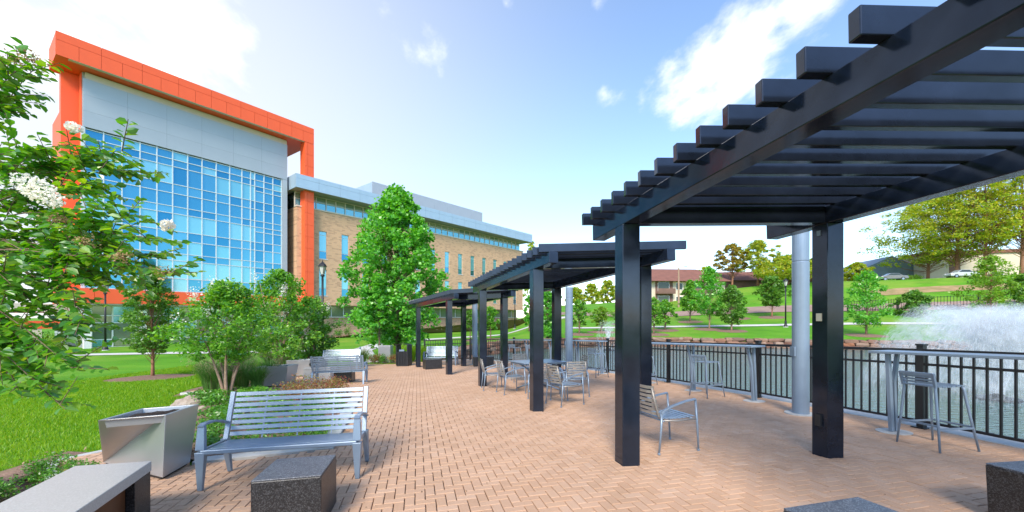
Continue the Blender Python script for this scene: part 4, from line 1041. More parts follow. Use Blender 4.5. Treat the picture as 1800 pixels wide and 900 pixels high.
def right_buildings():
    Y = 92.
    p = at(1625, 508, Y)
    g = thing('beige_building', 'large beige building behind the tall pines on the right hill', 'building', (p.x, Y, p.z), R(-14))
    mb = MB(); mb.box(0, 44, 0, 14, -4, 7.6); mb.build('wall', M['beige'], g)
    mb = MB(); mb.box(-.4, 44.4, -.4, 14.4, 7.6, 8.3); mb.build('roof_edge', M['red_roof'], g)
    mb = MB(); mb.box(4.5, 6.5, -.06, -.01, -.5, 6.5); mb.build('downpipe_bay', M['brown_wall'], g)
    for k in range(4): window_grid(g, 12 + k * 7, 14 + k * 7, 0, 1.2, 3.6)
    p = at(1490, 515, 98.)
    g = thing('grey_house', 'pale building with blue grey gable roof left of the pines', 'building', (p.x, 98., p.z), R(-8))
    mb = MB(); mb.box(0, 18, 0, 12, -4, 4.0); mb.build('wall', M['white'], g)
    mb = MB(); mb.v = [(-1, -.8, 3.8), (19, -.8, 3.8), (19, 12.8, 3.8), (-1, 12.8, 3.8), (9, -.8, 8.6), (9, 12.8, 8.6)]; mb.f = [(0, 4, 5, 3), (4, 1, 2, 5), (0, 1, 4), (2, 3, 5), (3, 2, 1, 0)]; mb.build('roof', M['blue_roof'], g)
    for k in range(3): window_grid(g, 2 + k * 5, 3.6 + k * 5, 0, 1, 2.6)
right_buildings()
def far_fence():
    pts = [gp(px, py) for px, py in ((1490, 549), (1578, 545), (1634, 541), (1720, 537), (1800, 533))]
    g = thing('far_railing', 'thin black picket fence on the slope beyond the fountain', 'fence', pts[0]); o = Vector(pts[0])
    for i in range(len(pts) - 1):
        a, b = Vector(pts[i]), Vector(pts[i + 1]); d = b - a; L_ = d.length
        m = MB(); m.bar(a - o + Vector((0, 0, 1.35)), b - o + Vector((0, 0, 1.35)), .05, .05); m.build('rail', M['black_matte'], g)
        m = MB(); m.bar(a - o + Vector((0, 0, .2)), b - o + Vector((0, 0, .2)), .05, .05); m.build('rail', M['black_matte'], g)
        m = MB(); p = a - o; m.box(p.x - .06, p.x + .06, p.y - .06, p.y + .06, p.z - .3, p.z + 1.65); m.build('post', M['black_matte'], g)
        pk = MB(); n = int(L_ / .35)
        for k in range(n):
            q = a - o + d * (k + .5) / n; pk.box(q.x - .018, q.x + .018, q.y - .018, q.y + .018, q.z, q.z + 1.45)
        tag(pk.build('pickets', M['black_matte'], g), kind='stuff')
far_fence()
def car(px, py, Y, rz, label, color):
    p = at(px, py, Y); g = thing('parked_car', label, 'car', (p.x, Y, g1(p.x, Y) + .0), rz, 'cars parked on the hill')
    m = mat('car_paint', color, .25, .3, coat=.6)
    prof = [(-2.2, .35), (-2.25, .7), (-2.05, .92), (-1.3, 1.0), (-.75, 1.42), (.55, 1.45), (1.2, 1.02), (2.0, .88), (2.22, .65), (2.2, .35)]
    mb = MB(); n = len(prof)
    for y, k in ((-.86, 1), (.86, 1)): mb.v += [(x, y * (.86 if z > 1.1 else 1), z) for x, z in prof]
    mb.f = [tuple(range(n)), tuple(range(2 * n - 1, n - 1, -1))] + [(i, n + i, n + (i + 1) % n, (i + 1) % n) for i in range(n)]
    b = mb.build('body', m, g, bevel=.05)
    for s in (-1, 1):
        mb = MB(); mb.v = [(-1.1, s * .87, 1.02), (1.05, s * .87, 1.04), (.5, s * .77, 1.38), (-.68, s * .77, 1.36)]; mb.v += [(x, y + s * .012, z) for x, y, z in mb.v]; mb.f = [(0, 1, 2, 3), (7, 6, 5, 4), (0, 4, 5, 1), (1, 5, 6, 2), (2, 6, 7, 3), (3, 7, 4, 0)]; mb.build('side_window', M['glass_dark'], g)
    for x in (-1.35, 1.4):
        for s in (-1, 1):
            mb = MB(); mb.tube([(x, s * .72, .33), (x, s * .9, .33)], .33, 16); w = mb.build('wheel', M['black_matte'], g)
            mb = MB(); mb.tube([(x, s * .89, .33), (x, s * .91, .33)], .2, 12); mb.build('rim', M['silver'], w)
    for s in (-1, 1):
        mb = MB(); mb.box(2.14, 2.26, s * .6 - .18, s * .6 + .18, .62, .78); mb.build('headlight', M['lamp_glass'], g)
car(1690, 505, 74, R(170), 'silver car parked below the tall pines', (.45, .47, .50))
car(1568, 507, 80, R(160), 'grey car parked left of the hedge on the hill', (.12, .13, .15))
car(1186, 537, 92, R(175), 'red car parked by the apartment block', (.4, .03, .02))
# ------------------------------------------------------------------ plants
def leaf_quads(P, size, rng, up=.35, aspect=.5, sizevar=.35, dirs=None):
    n = len(P); d = rng.normal(size=(n, 3)) if dirs is None else dirs + rng.normal(size=(n, 3)) * .35
    d[:, 2] *= .6; d /= np.linalg.norm(d, axis=1, keepdims=True) + 1e-9
    nr = rng.normal(size=(n, 3)); nr[:, 2] = np.abs(nr[:, 2]) + up
    s = np.cross(d, nr); s /= np.linalg.norm(s, axis=1, keepdims=True) + 1e-9
    L = size * (1 + rng.uniform(-sizevar, sizevar, (n, 1))); w = L * aspect * .5
    a = P - d * L * .5; b = P + s * w + d * L * .02; c = P + d * L * .5; e = P - s * w + d * L * .02
    return np.stack([a, b, c, e], 1).reshape(-1, 3)
def env(kind, t):
    if kind == 'oval': return math.sin(math.pi * min(1, .12 + .88 * t)) ** .6 * (1 if t < .5 else 1)
    if kind == 'cone': return (1 - t) ** .8 * min(1, .55 + t * 4)
    if kind == 'pear': return min(1, .45 + 2.4 * t) * (1 - t ** 2.2) ** .7
    if kind == 'spread': return min(1, .35 + t * 1.6) * (1 - max(0, t - .55) / .45 * .75)
    return 1 - abs(t - .4)
def tree(name, label, x, y, z, h, cb, rad, kind, clumps, lpc, leaf, lm, bm_, seed, tr, cr=.16, group=None, stems=1, flat=.75, sq=1., lean=(0, 0), flowers=0, ring=0., aspect=.55, cat='tree'):
    rng = np.random.default_rng(seed); r2 = random.Random(seed)
    g = thing(name, label, cat, (x, y, z), 0, group)
    lob = [r2.uniform(.62, 1.22) for _ in range(11)]
    cen = []
    for k in range(clumps):
        t = ((k + r2.random()) / clumps) ** .9; a = k * 2.39996 + r2.uniform(-.4, .4)
        f = lob[(int(a / (2 * math.pi) * 11) + 3 * int(t * 3.5)) % 11] * r2.uniform(.85, 1.12)
        rr = rad * env(kind, t) * (.12 + .88 * r2.random() ** .6) * f
        zz = cb + (h - cb) * t
        cen.append((rr * math.cos(a) + lean[0] * t, rr * math.sin(a) * sq + lean[1] * t, zz - rr * .1))
    P = []
    for c in cen:
        s = rad * cr * r2.uniform(.65, 1.3); n = int(lpc * r2.uniform(.6, 1.4))
        q = rng.normal(size=(n, 3)); q /= np.linalg.norm(q, axis=1, keepdims=True); q *= s * rng.random((n, 1)) ** .45; q[:, 2] *= flat
        P.append(q + np.array(c))
    P = np.concatenate(P)
    me = np_mesh('crown', leaf_quads(P, leaf, rng, aspect=aspect), 4); mkobj('crown', me, lm, g)
    mb = MB(); tops = []
    for s in range(stems):
        a = s / stems * 6.28 + seed; o = Vector((math.cos(a), math.sin(a), 0)) * (tr * 1.6 if stems > 1 else 0)
        e = Vector((math.cos(a), math.sin(a), 0)) * (rad * .4 if stems > 1 else 0) + Vector((lean[0] * .7, lean[1] * .7, 0)); zt = h * (.62 if kind == 'spread' else .88)
        pts = [o + e * (q ** 1.5) + Vector((math.sin(q * 5 + s) * tr * .5, math.cos(q * 4 + s) * tr * .5, zt * q)) for q in (0, .12, .3, .5, .75, 1)]
        pts[0].z = -.15
        mb.tube(pts, [tr * k for k in (1.35, 1.0, .85, .65, .4, .15)], 8); tops.append(pts)
    for c in cen:
        st = tops[r2.randrange(stems)]; c = Vector(c); q = max(.12, min(.95, (c.z * (.72 if kind != 'spread' else .95) - (.0 if kind != 'spread' else rad * .12)) / st[-1].z)); f = q * 5; i = min(4, int(f)); b = st[i].lerp(st[i + 1], f - i)
        m = b.lerp(c, .5) + Vector((0, 0, -.04 * (c - b).length)); mb.tube([b, m, c], [min(tr * .22, .03 + tr * .08), tr * .1, tr * .04], 4, False)
    mb.build('trunk', bm_, g, smooth=True)
    if flowers:
        Q = []
        for k in range(flowers):
            c = cen[r2.randrange(len(cen))]; s = rad * cr
            o = np.array(c) + np.array([r2.uniform(-s, s), r2.uniform(-s, s), s * .9])
            q = rng.normal(size=(70, 3)) * np.array([.07, .07, .11]); Q.append(q + o)
        tag(mkobj('flower_cluster', np_mesh('flower_cluster', leaf_quads(np.concatenate(Q), .045, rng, aspect=.9), 4), M['flower'], g), kind='stuff')
    if ring:
        mr = MB(); n = 26
        for k in range(n):
            a = 6.283 * k / n; r_ = ring * r2.uniform(.93, 1.07); X, Y = r_ * math.cos(a), r_ * math.sin(a); mr.v.append((X, Y, g1(x + X, y + Y) - z + .012))
        for k in range(n):
            a = 6.283 * k / n; r_ = ring * .6; X, Y = r_ * math.cos(a), r_ * math.sin(a); mr.v.append((X, Y, g1(x + X, y + Y) - z + .07))
        mr.v.append((0, 0, .10))
        for k in range(n): j = (k + 1) % n; mr.f += [(k, j, n + j, n + k), (n + k, n + j, 2 * n)]
        mr = mr.build('mulch_ring', M['mulch'], g, smooth=True)
    return g
def tree_px(name, label, px, py, ptop, wpx, **kw):
    Y = kw.pop('Y', None)
    if Y is None: x, y, z = gp(px, py)
    else: x, y = (px - CX) / F * Y, Y; z = g1(x, y) if kw.pop('ground', True) else CAMH + (HY - py) / F * Y
    h = CAMH + (HY - ptop) / F * y - z; rad = wpx / 2 / F * y
    cbf = kw.pop('cbf', .25); lf = kw.pop('leafpx', 5.) / F * y
    return tree(name, label, x, y, z, h, h * cbf, rad, leaf=lf, **kw)
def canopies():
    # terrace side
    tree_px('sycamore_tree', 'large bright green tree in front of the brick wing', 697, 596, 336, 205, Y=25.5, kind='pear', clumps=270, lpc=105, leafpx=5.8, lm=M['leaf_big'], bm_=M['bark'], seed=11, tr=.10, cr=.15, cbf=.10, aspect=.75)
    tree_px('sycamore_tree', 'small young tree left of the large green tree, trunk beside grey cabinet', 666, 612, 492, 62, Y=23.5, kind='oval', clumps=45, lpc=60, leafpx=6.5, lm=M['leaf_big'], bm_=M['bark'], seed=12, tr=.05, cr=.24, cbf=.42, aspect=.75)
    tree_px('young_tree', 'small upright tree in a mulch ring on the left lawn', 267, 655, 480, 120, Y=16.5, kind='pear', clumps=95, lpc=85, leafpx=5.2, lm=M['leaf_oak'], bm_=M['bark_red'], seed=13, tr=.055, cr=.2, cbf=.26, ring=1.45, flat=.5)
    tree_px('crape_myrtle', 'multi trunk crape myrtle with pale trunks behind the front bench', 400, 690, 500, 185, Y=10.6, kind='spread', clumps=115, lpc=100, leafpx=6.0, lm=M['leaf_mid'], bm_=M['bark_pale'], seed=14, tr=.04, cr=.19, cbf=.36, stems=5, flowers=7)
    tree_px('crape_myrtle', 'crape myrtle with light green top left of the lamp post', 490, 655, 478, 130, Y=15.5, kind='oval', clumps=95, lpc=90, leafpx=5.6, lm=M['leaf_mid'], bm_=M['bark_pale'], seed=15, tr=.045, cr=.19, cbf=.22, stems=4, flowers=6)
    tree_px('crape_myrtle', 'dark green crape myrtle just right of the lamp post base', 548, 632, 525, 105, Y=18.0, kind='spread', clumps=70, lpc=80, leafpx=5.2, lm=M['leaf_shrub'], bm_=M['bark'], seed=16, tr=.045, cr=.2, cbf=.18, stems=3, flowers=3)
    tree_px('young_tree', 'thin young tree against the brick wing behind farthest pergola', 862, 590, 540, 40, Y=44, kind='oval', clumps=28, lpc=45, leafpx=4.5, lm=M['leaf_mid'], bm_=M['bark'], seed=17, tr=.07, cr=.25, cbf=.35, ring=1.2)
    tree_px('young_tree', 'thin young tree left of the far grey pole at the brick wing', 826, 592, 545, 26, Y=42, kind='oval', clumps=20, lpc=40, leafpx=4.5, lm=M['leaf_oak'], bm_=M['bark'], seed=18, tr=.06, cr=.25, cbf=.4, ring=.9)
    tree_px('columnar_tree', 'dense columnar green tree behind the middle pergola', 962, 588, 490, 52, Y=34, kind='oval', clumps=70, lpc=70, leafpx=5., lm=M['leaf_big'], bm_=M['bark'], seed=19, tr=.09, cr=.24, cbf=.08)
    tree_px('young_tree', 'small leafy tree peeking out left of the middle pergola column', 930, 578, 520, 24, Y=48, kind='oval', clumps=25, lpc=45, leafpx=4.5, lm=M['leaf_big'], bm_=M['bark'], seed=20, tr=.08, cr=.28, cbf=.15)
    # across the pond
    far = [('young_tree', 'small tree right of the middle grey pole across the pond', 1018, 588, 528, 42, 'oval', 'leaf_mid', .3, 'bark'),
           ('young_tree', 'pale young tree left of the foreground column across the pond', 1057, 584, 540, 34, 'oval', 'leaf_lime', .3, 'bark'),
           ('young_tree', 'small tree just right of the foreground left column', 1149, 588, 524, 38, 'oval', 'leaf_mid', .3, 'bark'),
           ('young_tree', 'round small tree second right of the foreground left column', 1169, 581, 528, 44, 'oval', 'leaf_mid', .25, 'bark'),
           ('pine_tree', 'upright young pine below the utility pole across the pond', 1213, 566, 494, 58, 'cone', 'leaf_mid', .3, 'bark'),
           ('young_tree', 'tallest young tree in the middle of the opposite lawn', 1247, 579, 472, 84, 'pear', 'leaf_big', .25, 'bark_pale'),
           ('young_tree', 'blue green young tree nearest the stone wall across the pond', 1286, 582, 504, 60, 'pear', 'leaf_oak', .2, 'bark_pale'),
           ('pine_tree', 'small dark pine left of the far lamp post', 1357, 558, 487, 62, 'spread', 'leaf_oak', .3, 'bark_red'),
           ('young_tree', 'full round tree right of the foreground right column', 1523, 590, 478, 82, 'pear', 'leaf_big', .18, 'bark'),
           ('shrub_tree', 'bushy small tree left of the fountain on the slope', 1607, 556, 512, 60, 'oval', 'leaf_oak', .05, 'bark'),
           ('young_tree', 'yellow green feathery tree behind the fountain', 1742, 552, 452, 100, 'pear', 'leaf_lime', .12, 'bark_red'),
           ('young_tree', 'dark low tree at the right edge behind the fountain', 1796, 550, 484, 66, 'oval', 'leaf_oak', .08, 'bark_red'),
           ('young_tree', 'small bush tree behind the pale young tree', 1096, 570, 532, 36, 'oval', 'leaf_oak', .1, 'bark'),
           ('young_tree', 'slim tree behind the blue green young tree', 1297, 560, 512, 30, 'oval', 'leaf_mid', .2, 'bark')]
    for i, (nm, lab, px, py, pt, w, kd, lm, cbf, bk) in enumerate(far):
        big = w > 45
        tree_px(nm, lab, px, py, pt, w, kind=kd, clumps=95 if big else 60, lpc=46 if big else 34, leafpx=4.0, lm=M[lm], bm_=M[bk], seed=40 + i, tr=.08, cr=.19, cbf=cbf, ring=1.5 if py > 556 and py < 592 and nm != 'shrub_tree' else 0, flat=.6)
    pines = [('tall thin pine with yellowing crown right of the brown roof', 1287, 530, 430, 66, 'leaf_yellow', .42, 84),
             ('tall pine with rounded crown above the far lawn', 1332, 530, 424, 84, 'leaf_pine', .35, 82),
             ('broad yellow green pine left of the grey pole', 1385, 535, 450, 110, 'leaf_pine', .22, 78),
             ('leaning broad pine at the left of the right hand group', 1632, 512, 348, 190, 'leaf_pine', .22, 86),
             ('straight pine in the middle of the right hand group', 1682, 512, 326, 160, 'leaf_pine', .28, 80),
             ('tallest pine near the right edge of the picture', 1732, 505, 292, 175, 'leaf_pine', .32, 76),
             ('pine at the right edge with a reddish trunk', 1797, 500, 286, 150, 'leaf_pine', .34, 74),
             ('low yellow pine at the foot of the grey house', 1505, 525, 462, 60, 'leaf_pine', .1, 90),
             ('yellow green pine right of the grey pole, behind the black column', 1432, 530, 455, 80, 'leaf_pine', .25, 84)]
    for i, (lab, px, py, pt, w, lm, cbf, Y) in enumerate(pines):
        tree_px('pine_tree', lab, px, py, pt, w, Y=Y, ground=True, kind='oval', clumps=190 if w > 100 else 95, lpc=66 if w > 100 else 48, leafpx=4.4, lm=M[lm], bm_=M['bark_red'], seed=70 + i, tr=.26 if w > 100 else .2, cr=.15, cbf=cbf, flat=.5, aspect=.4)
    back = [(1012, 548, 506, 34), (1040, 545, 500, 42), (1068, 545, 494, 40), (1098, 545, 498, 40), (1128, 545, 492, 44), (1150, 545, 500, 36), (935, 545, 425, 40), (1240, 520, 470, 50), (1420, 525, 470, 60)]
    names = ['first', 'second', 'third', 'fourth', 'fifth', 'sixth']
    labs = ['distant yellow green tree beyond the pond, just right of the grey pole', 'distant tree beyond the pond, second right of the middle grey pole', 'distant tree beyond the pond above the small fountain', 'distant tree beyond the pond left of the foreground left column', 'distant tree beyond the pond, hidden mostly by the foreground left column',
            'distant tree at the left end of the brown roofed apartments', 'distant tree top behind the far end of the brick wing', 'distant tree behind the brown roof of the apartments', 'distant tree behind the grey pole and lamp post']
    for i, (px, py, pt, w) in enumerate(back):
        tree_px('distant_tree', labs[i], px, py, pt, w, Y=128 + 5 * (i % 3), kind='oval', clumps=40, lpc=40, leafpx=4.5, lm=M['leaf_pine'], bm_=M['bark'], seed=90 + i, tr=.25, cr=.25, cbf=.1, group='distant trees beyond the pond', flat=.6)
canopies()

def near_tree():
    """crape myrtle whose trunk stands left of the picture and whose boughs hang into it"""
    rng = np.random.default_rng(7); r = random.Random(7)
    base = Vector((-4.35, 2.75, g1(-4.35, 2.75))); g = thing('crape_myrtle', 'flowering crape myrtle boughs hanging in from the left edge', 'tree', base)
    wood = MB(); leaves = []; ldirs = []
    crown0 = Vector((-4.1, 2.7, 2.1)); 
    wood.tube([Vector((0, 0, -.2)), Vector((.05, 0, .7)), Vector((.12, 0, 1.4)), crown0 - base], [.07, .055, .05, .04], 8)
    wood.tube([Vector((-.1, .1, -.2)), Vector((-.2, .2, .9)), Vector((-.1, .1, 2.2)), Vector((.2, 0, 3.2))], [.055, .045, .035, .02], 8)
    ends = [(305, 480, 2.4), (290, 420, 2.45), (255, 380, 2.6), (248, 300, 2.7), (215, 265, 2.6), (175, 285, 2.7), (62, 118, 2.5), (25, 125, 2.4), (10, 190, 2.5),
            (270, 450, 2.7), (215, 470, 2.4), (230, 430, 2.9), (190, 400, 2.5), (180, 330, 2.8), (140, 330, 2.5), (95, 290, 2.8), (60, 260, 2.5), (25, 290, 2.7), (60, 350, 2.9),
            (165, 560, 2.3), (200, 500, 2.5), (130, 500, 2.4), (150, 450, 2.6), (110, 420, 2.7), (80, 470, 2.5), (40, 430, 2.6), (30, 520, 2.4), (70, 540, 2.7), (100, 570, 2.5),
            (130, 650, 2.3), (115, 720, 2.25), (95, 690, 2.4), (60, 620, 2.4), (40, 700, 2.3), (20, 590, 2.5), (75, 660, 2.55), (25, 650, 2.35), (10, 480, 2.3), (10, 390, 2.6), (150, 600, 2.6),
            (-60, 300, 2.7), (-80, 480, 2.5), (-70, 600, 2.5), (110, 370, 3.0), (200, 440, 2.8), (120, 460, 2.9), (180, 480, 2.8), (30, 450, 3.0), (45, 310, 2.5), (245, 460, 2.6),
            (-300, 120, 3.6), (-330, 330, 3.4), (-200, 250, 3.6), (-180, 400, 3.4), (-380, 260, 3.5), (-250, 180, 3.9)]
    for px, py, Y in ends:
        e = at(px, py, Y); s = crown0 + Vector((r.uniform(-.1, .3), r.uniform(-.2, .2), (e.z - crown0.z) * .35))
        mid = s.lerp(e, .55) + Vector((r.uniform(-.06, .06), r.uniform(-.06, .06), .10 if py < 500 else .22)); 
        pts = [s, s.lerp(mid, .5) + Vector((0, 0, .04)), mid, mid.lerp(e, .5) + Vector((0, 0, .02)), e]
        wood.tube([p - base for p in pts], [.009, .006, .004, .003, .0015], 5, False)
        tw = [(pts[2], pts[4])]
        for k in range(10):
            t = r.uniform(.2, 1.); b0 = mid.lerp(e, t); dd = (e - mid).normalized(); v = Vector((r.gauss(0, 1), r.gauss(0, 1), r.gauss(.1, .7))).normalized() + dd * .8
            b1 = b0 + v.normalized() * r.uniform(.12, .26); tw.append((b0, b1)); wood.tube([b0 - base, b1 - base], [.0035, .0015], 4, False)
        for b0, b1 in tw:
            d = (b1 - b0); L_ = d.length; d.normalize(); sd = d.cross(Vector((0, 0, 1))).normalized(); n = max(4, int(L_ / .017))
            for i in range(n):
                p = b0 + (b1 - b0) * ((i + .5) / n); s_ = (1 if i % 2 else -1)
                dr = (sd * s_ * r.uniform(.7, 1.1) + d * r.uniform(.2, .7) + Vector((0, 0, r.uniform(-.55, .25)))).normalized()
                leaves.append(p + dr * .03); ldirs.append(dr)
    P = np.array([tuple(p - base) for p in leaves]); D = np.array([tuple(d) for d in ldirs]); n = len(P)
    nr = rng.normal(size=(n, 3)) * .45; nr[:, 2] += 1; S = np.cross(D, nr); S /= np.linalg.norm(S, axis=1, keepdims=True); U = np.cross(S, D)
    L = .054 * (1 + rng.uniform(-.35, .3, (n, 1))); W = L * .31
    a = P - D * L * .5; c = P + D * L * .5 - U * L * .12; m1 = P - D * L * .18; m2 = P + D * L * .2 - U * L * .03
    V = np.concatenate([np.stack([a, m1 + S * W + U * W * .35, m2 + S * W * .9 + U * W * .3, c], 1), np.stack([c, m2 - S * W * .9 + U * W * .3, m1 - S * W + U * W * .35, a], 1)], 0)
    # the two halves of a leaf share base and tip, so each leaf folds along its midrib
    half = V.reshape(2, n, 4, 3); verts = np.concatenate([half[0], half[1][:, 1:3]], 1).reshape(-1, 3)
    idx = np.arange(n)[:, None] * 6; fa = np.concatenate([idx + np.array([0, 1, 2, 3]), idx + np.array([3, 4, 5, 0])], 0)
    me = bpy.data.meshes.new('foliage'); me.from_pydata(verts.tolist(), [], fa.tolist()); me.update(); mkobj('foliage', me, M['leaf_fg'], g)
    wood.build('branches', M['bark'], g, smooth=True)
    for px, py, Y, w, hh, ax in ((68, 335, 2.25, .15, .075, (1, -.6)), (130, 224, 2.5, .035, .03, (1, 0)), (294, 396, 2.35, .02, .03, (1, 1))):
        c = at(px, py, Y) - base; q = rng.normal(size=(520 if w > .1 else 140, 3)); q /= np.linalg.norm(q, axis=1, keepdims=True); q *= rng.random((len(q), 1)) ** .4
        q = q * np.array([w, .05, hh]); q[:, 2] += q[:, 0] * ax[1] * .75
        tag(mkobj('flower_panicle', np_mesh('flower_panicle', leaf_quads(q + np.array(c), .017, rng, aspect=.95), 4), M['flower'], g), kind='stuff')
    for px, py, Y, w in ((20, 105, 2.45, .11), (62, 108, 2.5, .06), (292, 478, 2.4, .06), (150, 425, 2.4, .08), (215, 450, 2.3, .05), (100, 385, 2.4, .05)):
        c = at(px, py, Y) - base; q = rng.normal(size=(110, 3)) * np.array([w * .3, .03, w * .3])
        tag(mkobj('seed_cluster', np_mesh('seed_cluster', leaf_quads(q + np.array(c), .014, rng, aspect=.9), 4), M['seed'], g), kind='stuff')
near_tree()

def shrub(name, label, x, y, w, h, leaf, m, n, seed, z=None, group=None, d=None, up=.4, lumps=9):
    rng = np.random.default_rng(seed); z = (T(x, y) if inside(x, y, [(-9.4, 3), (-2, 3), (-2, 12), (-9.4, 12)]) else g1(x, y)) if z is None else z
    g = thing(name, label, 'shrub', (x, y, z), 0, group); d = d or w
    P = []
    for k in range(lumps):
        c = np.array([rng.uniform(-.34, .34) * w, rng.uniform(-.34, .34) * d, h * rng.uniform(.3, .68)]); s = np.array([w * .22, d * .22, h * .33]) * rng.uniform(.75, 1.25)
        q = rng.normal(size=(n // lumps, 3)); q /= np.linalg.norm(q, axis=1, keepdims=True); q *= rng.random((len(q), 1)) ** .4; P.append(q * s + c)
    P = np.concatenate(P); P[:, 2] = np.maximum(P[:, 2], .02)
    mkobj('foliage', np_mesh('foliage', leaf_quads(P, leaf, rng, up, .5), 4), m, g)
    st = MB(); r = random.Random(seed)
    for k in range(7):
        st.tube([(r.uniform(-.05, .05), r.uniform(-.05, .05), -.05), (r.uniform(-.3, .3) * w, r.uniform(-.3, .3) * d, h * .7)], [.012, .004], 4, False)
    st.build('stems', M['bark'], g); return g
def tuft(label, x, y, h, n, seed, plumes=0, group=None, z=None, m='grass_tuft', spread=.55):
    rng = np.random.default_rng(seed); z = g1(x, y) if z is None else z
    g = thing('ornamental_grass', label, 'ornamental grass', (x, y, z), 0, group)
    def blades(n, h, w, spread, m, nm, lo=0.):
        a = rng.uniform(0, 6.283, n); r = rng.uniform(.2, 1, n) * spread * h; hh = h * rng.uniform(.7, 1.05, n); b = rng.uniform(0, .12, n)
        dx, dy = np.cos(a), np.sin(a); V = []
        px_, py_ = -dy, dx; pts = []
        for t, wk in ((0, 1), (.45, .9), (.8, .6), (1, .12)):
            rr = b + r * t ** 2; zz = hh * (t ** .85) * (1 - .18 * t ** 3)
            pts.append((np.stack([dx * rr - px_ * w * wk, dy * rr - py_ * w * wk, zz], -1), np.stack([dx * rr + px_ * w * wk, dy * rr + py_ * w * wk, zz], -1)))
        V = np.stack([q for pr in pts for q in pr], 1); verts = V.reshape(-1, 3); idx = np.arange(n)[:, None] * 8
        fa = np.concatenate([idx + np.array(f) for f in ([0, 1, 3, 2], [2, 3, 5, 4], [4, 5, 7, 6])], 0)
        me = bpy.data.meshes.new(nm); me.from_pydata(verts.tolist(), [], fa.tolist()); me.update(); mkobj(nm, me, M[m], g)
        return pts[3][0]
    blades(n, h, .006, spread, m, 'blades')
    if plumes:
        tips = blades(plumes, h * 1.18, .003, spread * .8, 'plume', 'plume_stalks')
        q = (tips[:, None, :] + rng.normal(size=(plumes, 14, 3)) * np.array([.022, .022, .055])).reshape(-1, 3)
        mkobj('plumes', np_mesh('plumes', leaf_quads(q, .04, rng, aspect=.25), 4), M['plume'], g)
    return g
def planting():
    r = random.Random(9)
    # bed behind the front bench: low groundcover in rows
    spots = [(-2.95, 5.9), (-3.5, 5.75), (-4.1, 5.75), (-3.2, 6.5), (-3.9, 6.5), (-4.7, 6.4), (-3.5, 7.3), (-4.3, 7.3), (-3.75, 8.2), (-4.6, 8.2), (-5.5, 8.3), (-6.1, 8.9), (-5.1, 9.1), (-6.9, 9.5), (-7.6, 10.3), (-6.1, 9.9), (-7.0, 10.8), (-5.4, 7.5)]
    for i, (x, y) in enumerate(spots):
        shrub('groundcover_shrub', 'low green groundcover shrub in the bed behind the front bench', x + r.uniform(-.1, .1), y + r.uniform(-.1, .1), r.uniform(.75, 1.0), r.uniform(.22, .36), .05 if y < 7 else .07, M['leaf_shrub'] if i % 3 else M['leaf_mid'], 700, 200 + i, group='groundcover behind the front bench')
    for i, (x, y, h) in enumerate([(-4.35, 9.7, .6), (-4.75, 9.2, .55), (-5.2, 9.85, .62), (-4.5, 10.25, .55)]):
        shrub('red_shrub', ['rightmost reddish flowering shrub above the front bench back', 'nearest reddish flowering shrub behind the front bench', 'leftmost reddish flowering shrub, next to the grey planter', 'farthest reddish flowering shrub, against the second bench'][i], x, y, .95, h, .05, M['leaf_red'], 900, 230 + i, group='red shrubs behind the front bench', lumps=14)
    for i, (x, y, h) in enumerate([(-8.9, 12.0, 1.15), (-8.5, 12.6, 1.15), (-8.35, 11.4, 1.05), (-7.7, 11.0, 1.0), (-7.1, 11.4, .95), (-8.0, 12.2, 1.1), (-7.7, 13.0, 1.1), (-9.5, 14.6, 1.1)]):
        tuft('ornamental grass clump with pale plumes beside the pale crape myrtle trunks', x, y, h, 520, 250 + i, 45 if i in (0, 2, 5, 3) else 8, 'plumed grasses by the crape myrtle')
    for i, (x, y, h) in enumerate([(-6.3, 19.4, 1.1), (-7.9, 18.9, 1.15), (-8.9, 19.6, 1.2), (-9.8, 19.2, 1.2), (-9.6, 17.6, 1.25), (-9.8, 16.3, 1.2)]):
        tuft('tall ornamental grass clump behind the two facing benches', x - .8, y, h, 420, 270 + i, 35, 'grasses behind the facing benches')
    for i, (x, y) in enumerate([(-5.7, 21.4), (-4.9, 21.9), (-5.5, 22.6), (-4.2, 23.2), (-6.3, 22.9)]):
        tuft('green ornamental grass behind the litter bin', x, y, 1.15, 420, 285 + i, 0, 'grasses behind the litter bin', m='blade')
    for i, (x, y) in enumerate([(-7.2, 21.5), (-6.6, 21.3), (-6.0, 21.2), (-7.6, 22.3), (-5.6, 20.95), (-6.9, 22.6)]):
        shrub('red_shrub', ['low reddish shrub left of the grey cabinet', 'low green shrub in front of the grey cabinet', 'low reddish shrub right of the grey cabinet', 'low green shrub at the far left of the cabinet bed', 'low reddish shrub nearest the litter bin', 'low green shrub directly behind the grey cabinet'][i], x, y, .85, .6, .07, M['leaf_red'] if i % 2 == 0 else M['leaf_shrub'], 600, 300 + i, group='shrubs around the grey cabinet')
    # left corner bed by the granite bench
    for i, (x, y, w, h, m) in enumerate([(-5.1, 3.95, .5, .3, 'leaf_shrub'), (-4.75, 4.35, .55, .3, 'leaf_shrub'), (-4.55, 3.25, .6, .28, 'leaf_shrub'), (-4.2, 2.75, .6, .26, 'leaf_shrub'), (-5.35, 4.75, .5, .26, 'leaf_shrub')]):
        shrub('juniper_shrub', ['middle juniper shrub along the granite bench and planter', 'juniper shrub touching the left side of the large planter', 'juniper shrub beside the far end of the granite bench', 'nearest juniper shrub at the bottom left corner', 'juniper shrub behind the large planter at the lawn'][i], x, y, w, h, .03, M[m], 1400, 320 + i, group='junipers by the granite bench', z=g1(x, y) + .02)
